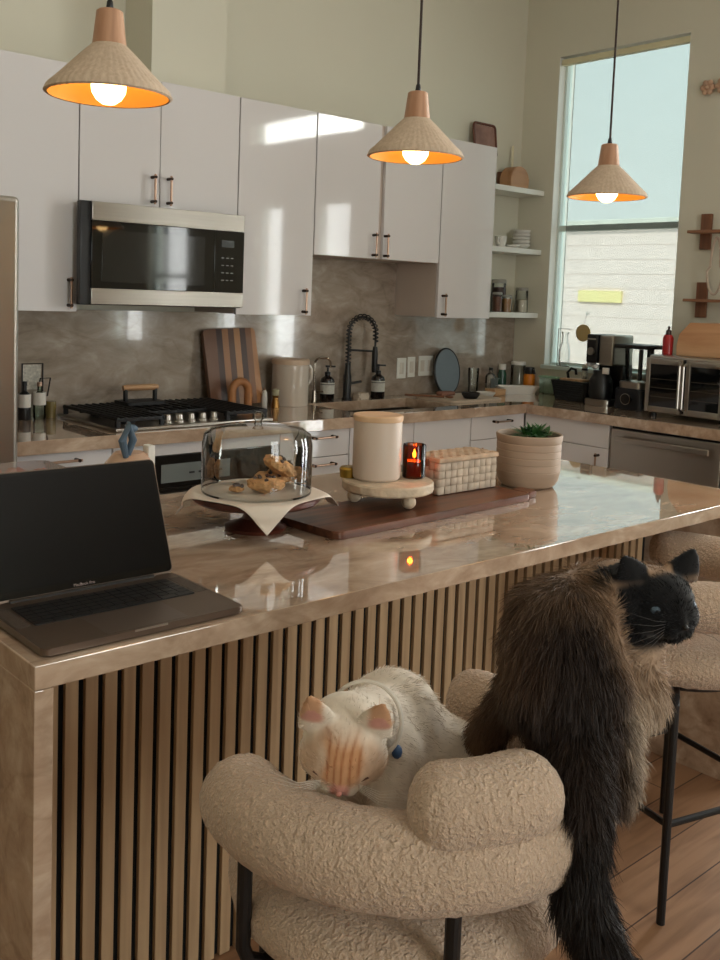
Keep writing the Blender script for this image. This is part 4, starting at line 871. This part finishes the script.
# ---------------------------------------------------------------- stools
def jitter(o, amp=.0016, sc=120):
    for v in o.data.vertices:
        v.co += v.normal*(noise.noise(v.co*sc)*amp+noise.noise(v.co*sc*2.3)*amp*.5)
    o.data.update()
def make_stool():
    t = thing('counter_stool', '', 'stool', group='boucle stools at the island')
    # curved arm and back roll, opening towards +y
    def roll(a0, a1, R, z, r, name, dz=0):
        m = MB(); N = 120; pts = []; rad = []; L = math.radians(a1-a0)*R
        for i in range(N+1):
            f = i/N; a = math.radians(a0+(a1-a0)*f); pts.append((R*math.cos(a), R*math.sin(a), z+dz*math.sin(PI*f)))
            d = min(f, 1-f)*L; rad.append(r*math.sqrt(max(.0, 1-(1-min(1, d/(r*.9)))**2.4))+.0005)
        m.tube(pts, rad, 40); o = m.build(name, BOUCLE, t, ang=180); jitter(o); return o
    roll(151, 384, .256, .781, .059, 'arm_roll')
    roll(222, 268, .252, .851, .055, 'back_cushion')
    m = MB(); m.lathe([(0, .002), (.19, .0), (.232, .010), (.252, .035), (.256, .058), (.246, .082), (.22, .097), (.17, .102), (.08, .104), (0, .104)], (0, 0, .563), 96)
    bmesh.ops.subdivide_edges(m.bm, edges=[e for e in m.bm.edges if e.calc_length() > .02], cuts=2, use_grid_fill=True)
    o = m.build('seat', BOUCLE, t, ang=180); jitter(o)
    for a in (168, 236, 304, 372):
        a = math.radians(a); R = .262; pts = [(R*math.cos(a), R*math.sin(a), z) for z in (.75, .70, .62, .585)]+[((R-.008)*math.cos(a), (R-.008)*math.sin(a), .565), ((R-.03)*math.cos(a), (R-.03)*math.sin(a), .552), ((R-.09)*math.cos(a), (R-.09)*math.sin(a), .550)]
        MB().tube(pts, .0105, 12).build('back_post', BMETAL, t)
    MB().tube([(.17*math.cos(k*PI/24), .17*math.sin(k*PI/24), .552) for k in range(48)], .010, 10, closed=True).build('seat_ring', BMETAL, t)
    R = .272; cor = [Vector((R*math.cos(math.radians(185+90*k)), R*math.sin(math.radians(185+90*k)), 0)) for k in range(4)]
    for c in cor: MB().tube([c*.99+Vector((0, 0, .001)), c+Vector((0, 0, .3)), c+Vector((0, 0, .545)), c*.93+Vector((0, 0, .556)), c*.6+Vector((0, 0, .553))], .0105, 12).build('leg', BMETAL, t)
    for k in range(4): MB().tube([cor[k]+Vector((0, 0, .25)), cor[(k+1) % 4]+Vector((0, 0, .25))], .0085, 10).build('footrest_bar', BMETAL, t)
    return t
st = make_stool(); place(st, (-3.898, -2.982, 0), math.radians(4)); st['label'] = 'cream boucle stool in the foreground with two cats on it'
s2 = copy_tree(st); place(s2, (-2.61, -2.704, 0), math.radians(25)); s2['label'] = 'cream boucle stool behind the dark cat at the right'

# ---------------------------------------------------------------- cats
def blob_mesh(parts, base=None, voxel=.005, smooth=6, fac=.5):
    m = MB()
    for p in parts:
        if p[0] == 's': m.ball(p[1], 1, p[2], sub=3, M=p[3] if len(p) > 3 else None)
        elif p[0] == 'c':
            pts = p[1]; rr = p[2]; n = len(pts)
            for i in range(n-1):
                a, b = Vector(pts[i]), Vector(pts[i+1]); k = max(2, int((b-a).length/(min(rr[i], rr[i+1])*.35)))
                for j in range(k+1): f = j/k; m.ball(a.lerp(b, f), rr[i]*(1-f)+rr[i+1]*f, sub=2)
        elif p[0] == 'e':   # ear: base centre, tip, half-width vector, thickness vector
            bc, tip, wv, tv = [Vector(q) for q in p[1:5]]
            vs = []
            for f, k in ((0, 1), (.35, .80), (.7, .45), (.93, .13)):
                c = bc.lerp(tip, f); vs.append([m.bm.verts.new(c+wv*k*math.cos(a)+tv*k*math.sin(a)) for a in [2*PI*i/12 for i in range(12)]])
            for A, B in zip(vs, vs[1:]):
                for i in range(12): m.bm.faces.new((A[i], A[(i+1) % 12], B[(i+1) % 12], B[i]))
            m.bm.faces.new(list(reversed(vs[0]))); m.bm.faces.new(vs[-1])
    bmesh.ops.recalc_face_normals(m.bm, faces=m.bm.faces)
    me = bpy.data.meshes.new('t'); m.bm.to_mesh(me); m.bm.free()
    if base is not None:
        bm = bmesh.new(); bm.from_mesh(me); bm.from_mesh(base); bm.to_mesh(me); bm.free()
    o = bpy.data.objects.new('t', me); C.objects.link(o)
    r = o.modifiers.new('r', 'REMESH'); r.mode = 'VOXEL'; r.voxel_size = voxel
    s = o.modifiers.new('s', 'SMOOTH'); s.iterations = smooth; s.factor = fac
    dg = bpy.context.evaluated_depsgraph_get(); out = bpy.data.meshes.new_from_object(o.evaluated_get(dg)); bpy.data.objects.remove(o); return out
def head_parts(Mh, s, ear_out=.0, long=1.0, ew=.023):
    def P(x, y, z): return Mh @ Vector((x*s, y*s, z*s))
    R = Mh.to_3x3()
    def E(x, y, z, a, b, c): return ('s', P(x, y, z), (a*s, b*s, c*s), R.to_4x4())
    # ellipsoid axes are rotated by passing the rotation after the scale
    L = [E(-.006, 0, .002, .050, .047, .041), E(.014, 0, -.006, .036, .043, .031), E(.008, .026, -.012, .028, .024, .024), E(.008, -.026, -.012, .028, .024, .024),
         E(.038, .0085, -.015, .015, .014, .012), E(.038, -.0085, -.015, .015, .014, .012), E(.032, 0, -.025, .016, .014, .010),
         ('c', [P(.018, 0, .018), P(.033, 0, .008), P(.047, 0, -.006)], [.018*s, .013*s, .008*s])]
    for sg in (-1, 1):
        L.append(('e', P(-.004, sg*.030, .028), P(-.004, sg*(.047+ear_out), .078*long), R @ Vector((.002, sg*ew, -.008))*s, R @ Vector((.009, 0, 0))*s))
    return L
def frame(c, f, u):
    f = Vector(f).normalized(); u = Vector(u); u = (u-f*u.dot(f)).normalized(); l = u.cross(f)
    M = Matrix((f, l, u)).transposed().to_4x4(); M.translation = Vector(c); return M
def colour(me, fn):
    n = len(me.vertices); co = np.empty(n*3); me.vertices.foreach_get('co', co); co = co.reshape(-1, 3)
    c = fn(co); a = me.color_attributes.new('Col', 'FLOAT_COLOR', 'POINT'); a.data.foreach_set('color', np.concatenate([c, np.ones((n, 1))], 1).ravel().astype(np.float32))
def fur(name, me, n, length, width, comb, colfn, parent, material, mask=None, lift=.45, seed=1, vary=.22):
    rng = np.random.default_rng(seed); me.calc_loop_triangles(); T = len(me.loop_triangles); tri = np.empty(T*3, np.int32); me.loop_triangles.foreach_get('vertices', tri); tri = tri.reshape(-1, 3)
    co = np.empty(len(me.vertices)*3); me.vertices.foreach_get('co', co); co = co.reshape(-1, 3); nv = np.empty(len(me.vertices)*3); me.vertices.foreach_get('normal', nv); nv = nv.reshape(-1, 3)
    A, B, Cc = co[tri[:, 0]], co[tri[:, 1]], co[tri[:, 2]]; ar = np.linalg.norm(np.cross(B-A, Cc-A), axis=1); idx = rng.choice(T, n, p=ar/ar.sum())
    r1 = np.sqrt(rng.random(n))[:, None]; r2_ = rng.random(n)[:, None]; w = (1-r1, r1*(1-r2_), r1*r2_)
    p = sum(w[k]*co[tri[idx, k]] for k in range(3)); nn = sum(w[k]*nv[tri[idx, k]] for k in range(3)); nn /= np.linalg.norm(nn, axis=1)[:, None]+1e-9
    if mask is not None: keep = mask(p) > rng.random(n); p = p[keep]; nn = nn[keep]; n = len(p)
    d = comb(p, nn); d = d-nn*np.sum(d*nn, 1)[:, None]; d /= np.linalg.norm(d, axis=1)[:, None]+1e-9
    # clumping
    cl = np.stack([np.sin(p[:, 0]*210+p[:, 2]*90), np.sin(p[:, 1]*190+p[:, 0]*70), np.sin(p[:, 2]*230+p[:, 1]*60)], 1)*.22
    d = d+rng.normal(0, .16, (n, 3))+cl; lf = (lift+rng.normal(0, .12, n))[:, None]; v0 = d+nn*lf; v0 /= np.linalg.norm(v0, axis=1)[:, None]
    L = (length(p)*rng.uniform(.65, 1.25, n))[:, None]; side = np.cross(v0, rng.normal(0, 1, (n, 3))); side /= np.linalg.norm(side, axis=1)[:, None]+1e-9
    ts = [0, .35, .7, 1.0]; ws = [1, .9, .6, .08]; rows = []
    for t_, w_ in zip(ts, ws):
        c = p-nn*.001+v0*L*t_+d*L*.25*t_*t_-nn*L*lf*.35*t_*t_+np.array([0, 0, -1])*L*.10*t_*t_
        rows.append(c-side*width*w_*.5); rows.append(c+side*width*w_*.5)
    V = np.stack(rows, 1).reshape(-1, 3); base = (np.arange(n)*8)[:, None]; q = np.concatenate([base+np.array([[2*k, 2*k+1, 2*k+3, 2*k+2]]) for k in range(3)], 1).reshape(-1, 4)
    m2 = bpy.data.meshes.new(name); m2.vertices.add(len(V)); m2.vertices.foreach_set('co', V.ravel()); m2.loops.add(len(q)*4); m2.loops.foreach_set('vertex_index', q.ravel().astype(np.int32)); m2.polygons.add(len(q)); m2.polygons.foreach_set('loop_start', (np.arange(len(q))*4).astype(np.int32)); m2.polygons.foreach_set('use_smooth', np.ones(len(q), bool)); m2.update(calc_edges=True)
    cc = colfn(p)*rng.uniform(1-vary, 1+vary*.8, n)[:, None]; cc = np.repeat(np.clip(cc, 0, 1), 8, 0); a = m2.color_attributes.new('Col', 'FLOAT_COLOR', 'POINT'); a.data.foreach_set('color', np.concatenate([cc, np.ones((len(cc), 1))], 1).ravel().astype(np.float32))
    m2.materials.append(material); o = bpy.data.objects.new(name, m2); C.objects.link(o); o.parent = parent; o.matrix_parent_inverse = Matrix.Translation(parent.location).inverted()
    return o
def smooth(a, b, x): t = np.clip((x-a)/(b-a), 0, 1); return t*t*(3-2*t)
def mixc(a, b, t): return a*(1-t[:, None])+b*t[:, None]
FURM = attr_mat('fur_strand', .55, 0, .25); SKINM = attr_mat('cat_coat', .85, .3, .1)
def eye(Mh, s, sg, parent, iris, r=.0098):
    m = MB(); m.ball((0, 0, 0), 1, sub=4); bmv = [v for v in m.bm.verts]
    me = bpy.data.meshes.new('eye'); m.bm.to_mesh(me); m.bm.free(); n = len(me.vertices); co = np.empty(n*3); me.vertices.foreach_get('co', co); co = co.reshape(-1, 3)
    ax = np.array(Vector((1, sg*.45, .02)).normalized()); d = co@ax; lat = np.cross(np.tile(ax, (n, 1)), co); c = np.where((d > .90)[:, None], np.array([[.004, .004, .006]]), np.where((d > .45)[:, None], np.array([iris]), np.array([[.02, .02, .02]])))
    a = me.color_attributes.new('Col', 'FLOAT_COLOR', 'POINT'); a.data.foreach_set('color', np.concatenate([c, np.ones((n, 1))], 1).ravel().astype(np.float32))
    me.transform(Matrix.Translation(-parent.location) @ Mh @ Matrix.Translation((.0285*s, sg*.0225*s, .006*s)) @ Matrix.Diagonal((r*s, r*s*1.05, r*s*.85, 1))); 
    for p in me.polygons: p.use_smooth = True
    if 'eye_gloss' not in MATS: attr_mat('eye_gloss', .45, 0, .3)
    me.materials.append(MATS['eye_gloss']); o = bpy.data.objects.new('eye', me); C.objects.link(o); o.parent = parent; return o
def whiskers(Mh, s, parent, material):
    m = MB(); rnd = random.Random(3)
    for sg in (-1, 1):
        for k in range(6):
            a = (-.35+.14*k); p0_ = Vector((.042, sg*.014, -.014+.002*k)); p1 = p0_+Vector((.012, sg*.030, a*.03)); p2 = p0_+Vector((.008, sg*.062, a*.08-.006))
            m.tube([Mh @ (q*s) for q in (p0_, p1, p2)], [.00035, .00025, .0001], 4)
    m.build('whiskers', material, parent)

# white cat with orange markings, curled on the seat, sniffing the arm roll
wc = thing('white_cat', 'white cat with orange tabby forehead crouching on the boucle stool, nose down', 'cat', (-3.86, -2.93, .668))
hM = frame((-4.070, -3.040, .886), (-.56, -.52, -.60), (-.30, -.36, .85)); hs = 1.2
torso = [('s', (-3.845, -2.925, .755), (.112, .105, .095)), ('s', (-3.80, -2.95, .735), (.105, .10, .078)), ('s', (-3.875, -2.93, .815), (.085, .08, .088)), ('s', (-3.93, -2.965, .80), (.068, .065, .08)),
         ('c', [(-3.90, -2.945, .84), (-3.97, -2.98, .87), (-4.03, -3.005, .892)], [.052, .046, .040]),
         ('c', [(-3.95, -3.0, .80), (-3.975, -3.035, .73), (-3.985, -3.045, .685)], [.036, .026, .02]), ('c', [(-3.985, -2.93, .80), (-4.01, -2.955, .73), (-4.02, -2.965, .685)], [.036, .026, .02]),
         ('s', (-4.0, -3.055, .682), (.026, .024, .015)), ('s', (-4.035, -2.975, .682), (.026, .022, .015)),
         ('s', (-3.80, -3.02, .72), (.07, .045, .055)), ('c', [(-3.72, -2.93, .70), (-3.70, -3.02, .69), (-3.76, -3.10, .69), (-3.85, -3.12, .69)], [.022, .02, .018, .014])]
b0 = blob_mesh(torso, voxel=.007, smooth=14)
me = blob_mesh(head_parts(hM, hs, ear_out=-.007, long=1.16), base=b0, voxel=.0032, smooth=5)
hMi = np.array(hM.inverted())
def loc_head(p): q = np.concatenate([p, np.ones((len(p), 1))], 1)@hMi.T; return q[:, :3]/hs
W1 = np.array(lin((238, 224, 206))); OR = np.array(lin((204, 140, 84))); OR2 = np.array(lin((160, 94, 54))); PK = np.array(lin((214, 150, 134)))
def col_white(p):
    h = loc_head(p); r = np.linalg.norm(h, axis=1); n = len(p); c = np.tile(W1, (n, 1))
    inh = smooth(.082, .066, r) ; top = inh*smooth(-.02, .004, h[:, 0])*smooth(-.012, .004, h[:, 2])*smooth(.028, .015, np.abs(h[:, 1]+.003*np.sin(h[:, 0]*150)))*smooth(.046, .030, h[:, 2])
    c = mixc(c, OR, top*.85); st_ = (np.sin(h[:, 1]*640+2.2*np.sin(h[:, 0]*130+h[:, 2]*90+h[:, 1]*70))*.5+.5)**3*top*smooth(-.01, .015, h[:, 0]); c = mixc(c, OR2, st_*.8)
    side = inh*smooth(.015, .03, np.abs(h[:, 1]))*smooth(-.03, -.005, h[:, 2])*smooth(0, .02, h[:, 0]); c = mixc(c, OR, side*.5)
    ear = smooth(.040, .05, h[:, 2])*smooth(.02, .03, np.abs(h[:, 1]))*(np.abs(h[:, 0]) < .03)*(r < .12); c = mixc(c, OR, ear*.8); inner = ear*(h[:, 0] > .001); c = mixc(c, PK, inner*.9)
    nose = smooth(.014, .008, np.linalg.norm(h-np.array([.053, 0, -.008]), axis=1)); c = mixc(c, PK, nose); return c
colour(me, col_white); me.transform(Matrix.Translation(-wc.location)); me.materials.append(SKINM)
for p in me.polygons: p.use_smooth = True
bo = bpy.data.objects.new('body', me); C.objects.link(bo); bo.parent = wc
me2 = me.copy(); me2.transform(Matrix.Translation(wc.location))
def comb_w(p, n):
    h = loc_head(p); r = np.linalg.norm(h, axis=1); back = -np.array(hM.to_3x3().col[0]); d = np.tile(np.array([.75, .1, -.5]), (len(p), 1)); return np.where((r < .085)[:, None], back, d)
fur('fur', me2, 26000, lambda p: np.where(np.linalg.norm(loc_head(p), axis=1) < .085, .0065, .013), .0008, comb_w, col_white, wc, FURM, lift=.28, seed=3, vary=.06, mask=lambda p: np.where((loc_head(p)[:, 2] > .05) & (np.linalg.norm(loc_head(p), axis=1) < .13), .25, 1.0))
m = MB()
for sg in (-1, 1): m.tube([hM @ (Vector(q)*hs) for q in ((.041, sg*.0125, .006), (.043, sg*.020, .000), (.038, sg*.030, .003))], .0013, 5)
m.build('closed_eyelid', mat('lid_line', (92, 56, 40), .7), wc)
MB().ball(hM @ (Vector((.0545, 0, -.0075))*hs), .0042, sub=2).build('nose', mat('pink_nose', (206, 140, 124), .5), wc)
whiskers(hM, hs, wc, mat('whisker_white', (230, 225, 215), .4))
# blue collar
cen = Vector((-3.985, -2.988, .873)); ax = Vector((-.80, -.45, .30)).normalized(); x_ = ax.orthogonal().normalized(); y_ = ax.cross(x_)
MB().tube([cen+(x_*math.cos(a)+y_*math.sin(a))*.054 for a in [2*PI*k/40 for k in range(40)]], .003, 8, closed=True).build('collar', mat('pale_collar', (214, 204, 190), .6), wc)
MB().ball(cen+Vector((.022, -.045, -.035)), .008, (1, 1, 1.3), sub=2).build('blue_tag', mat('blue_tag', (60, 92, 134), .4), wc)

# long-haired seal point cat on the arm roll, seen from behind, head turned right
sc = thing('siamese_cat', 'fluffy dark brown point cat sitting on the stool back, head turned right', 'cat', (-3.78, -3.18, .83))
hM2 = frame((-3.648, -3.236, 1.048), (-.36, -.92, -.10), (-.02, .02, 1)); h2 = 1.2
tl = [(-3.80, -3.20, .88), (-3.84, -3.245, .86), (-3.868, -3.275, .815), (-3.885, -3.285, .77), (-3.89, -3.30, .72), (-3.88, -3.33, .66), (-3.865, -3.37, .615), (-3.845, -3.40, .585)]
torso = [('s', (-3.79, -3.205, .892), (.070, .066, .055)), ('s', (-3.788, -3.185, .95), (.105, .08, .076)), ('s', (-3.775, -3.172, 1.0), (.104, .076, .07)), ('s', (-3.765, -3.165, 1.04), (.092, .07, .050)), ('s', (-3.70, -3.165, 1.02), (.068, .060, .060)),
         ('s', (-3.69, -3.185, .95), (.052, .058, .09)), ('s', (-3.668, -3.215, .985), (.048, .048, .055)), ('s', (-3.668, -3.22, .92), (.046, .046, .06)), ('s', (-3.745, -3.25, .815), (.024, .024, .035)), ('s', (-3.725, -3.215, .895), (.045, .05, .05)),
         ('c', [(-3.72, -3.165, 1.035), (-3.68, -3.19, 1.050), (-3.645, -3.205, 1.050)], [.064, .060, .050]),
         ('c', [(-3.68, -3.15, .93), (-3.665, -3.09, .84), (-3.68, -3.04, .74), (-3.69, -3.02, .695)], [.036, .028, .022, .018]), ('c', [(-3.75, -3.12, .93), (-3.77, -3.05, .84), (-3.775, -3.0, .74), (-3.78, -2.985, .70)], [.036, .028, .022, .018]),
         ('s', (-3.70, -3.0, .690), (.020, .026, .014)), ('s', (-3.785, -2.965, .692), (.020, .026, .014)),
         ('c', [(-3.735, -3.225, .89), (-3.755, -3.262, .855), (-3.775, -3.272, .815)], [.034, .026, .020]),
         ('c', tl, [.050, .046, .038, .034, .033, .032, .030, .020])]
b0 = blob_mesh(torso, voxel=.008, smooth=14)
me = blob_mesh(head_parts(hM2, h2, ear_out=.006, long=.86, ew=.029), base=b0, voxel=.0034, smooth=4)
hMi2 = np.array(hM2.inverted())
def loc2(p): q = np.concatenate([p, np.ones((len(p), 1))], 1)@hMi2.T; return q[:, :3]/h2
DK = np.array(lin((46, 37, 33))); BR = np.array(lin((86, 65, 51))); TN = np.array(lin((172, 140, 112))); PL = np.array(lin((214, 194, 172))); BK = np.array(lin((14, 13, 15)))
bcen = np.array([-3.78, -3.185, .95])
def col_siam(p):
    h = loc2(p); r = np.linalg.norm(h, axis=1); c = np.tile(BR, (len(p), 1)); rx_ = (p[:, 0]-bcen[0])*.749+(p[:, 1]-bcen[1])*-.662
    nz = np.array([noise.noise(Vector(q)*22) for q in p]) if len(p) < 90000 else 0
    c = mixc(c, TN, smooth(1.02, 1.12, p[:, 2]+nz*.06)*.6)             # lighter mantle over the shoulders, with translucent rim light painted in
    c = mixc(c, TN, smooth(-.07, -.115, rx_+nz*.04)*.5)  # left contour lightened: light through the rim fur put into the colour
    c = mixc(c, DK, smooth(.085, .02, np.abs(rx_+nz*.06))*smooth(1.10, 1.04, p[:, 2]+nz*.05)*.85)
    c = mixc(c, DK, smooth(.99, .93, p[:, 2]+nz*.05)*smooth(.09, .03, rx_)*smooth(.885, .93, p[:, 2]+nz*.03)*.7)
    c = mixc(c, PL, smooth(.055, .10, rx_+nz*.02)*smooth(1.06, 1.0, p[:, 2])*.95)   # pale chest and flank; lit rim fur of the hip painted in
    tail = smooth(.84, .80, p[:, 2])*(p[:, 1] < -3.25)*(p[:, 0] < -3.79); c = mixc(c, np.tile(DK*.7, (len(p), 1)), tail*smooth(.08, .03, rx_)) 
    pawz = smooth(.80, .74, p[:, 2])*(p[:, 1] > -3.16); c = mixc(c, DK, pawz)
    nk = smooth(.13, .085, r); c = mixc(c, TN, nk*.75)
    face = smooth(.080, .066, r)*smooth(-.006, .008, h[:, 0]+.35*h[:, 2]*(h[:, 2] < 0)-.25*np.maximum(h[:, 2]-.02, 0))*smooth(-.05, -.035, h[:, 2]); c = mixc(c, BK, face)
    ear = smooth(.028, .036, h[:, 2])*smooth(.014, .020, np.abs(h[:, 1]))*(np.abs(h[:, 0]) < .024)*(r < .103); c = mixc(c, BK, ear); return c
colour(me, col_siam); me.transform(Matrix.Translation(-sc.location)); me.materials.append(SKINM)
for p in me.polygons: p.use_smooth = True
bo = bpy.data.objects.new('body', me); C.objects.link(bo); bo.parent = sc
me2 = me.copy(); me2.transform(Matrix.Translation(sc.location))
def comb_s(p, n):
    h = loc2(p); r = np.linalg.norm(h, axis=1); d = p-np.array([-3.74, -3.15, 1.10]); d /= np.linalg.norm(d, axis=1)[:, None]; d = d*.8+np.array([0, 0, -.6])
    back = -np.array(hM2.to_3x3().col[0])+np.array([0, 0, -.25]); return np.where((r < .085)[:, None], back, d)
def len_s(p):
    h = loc2(p); r = np.linalg.norm(h, axis=1); tail = (p[:, 0] < -3.79) & (p[:, 1] < -3.25) & (p[:, 2] < .84)
    L = np.where((r < .072) & (h[:, 0] > -.004), .006, np.where(r < .10, .018, np.where(tail, .032, .027))); return np.where((h[:, 2] > .04) & (r < .13), .005, L)
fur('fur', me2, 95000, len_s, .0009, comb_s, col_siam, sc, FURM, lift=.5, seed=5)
for sg in (-1, 1): eye(hM2, h2, sg, sc, (.09, .13, .17))
MB().ball(hM2 @ (Vector((.0545, 0, -.0065))*h2), .0042, sub=2).build('nose', mat('black_nose', (12, 11, 12), .4), sc)
whiskers(hM2, h2, sc, mat('whisker_grey', (90, 86, 84), .5))
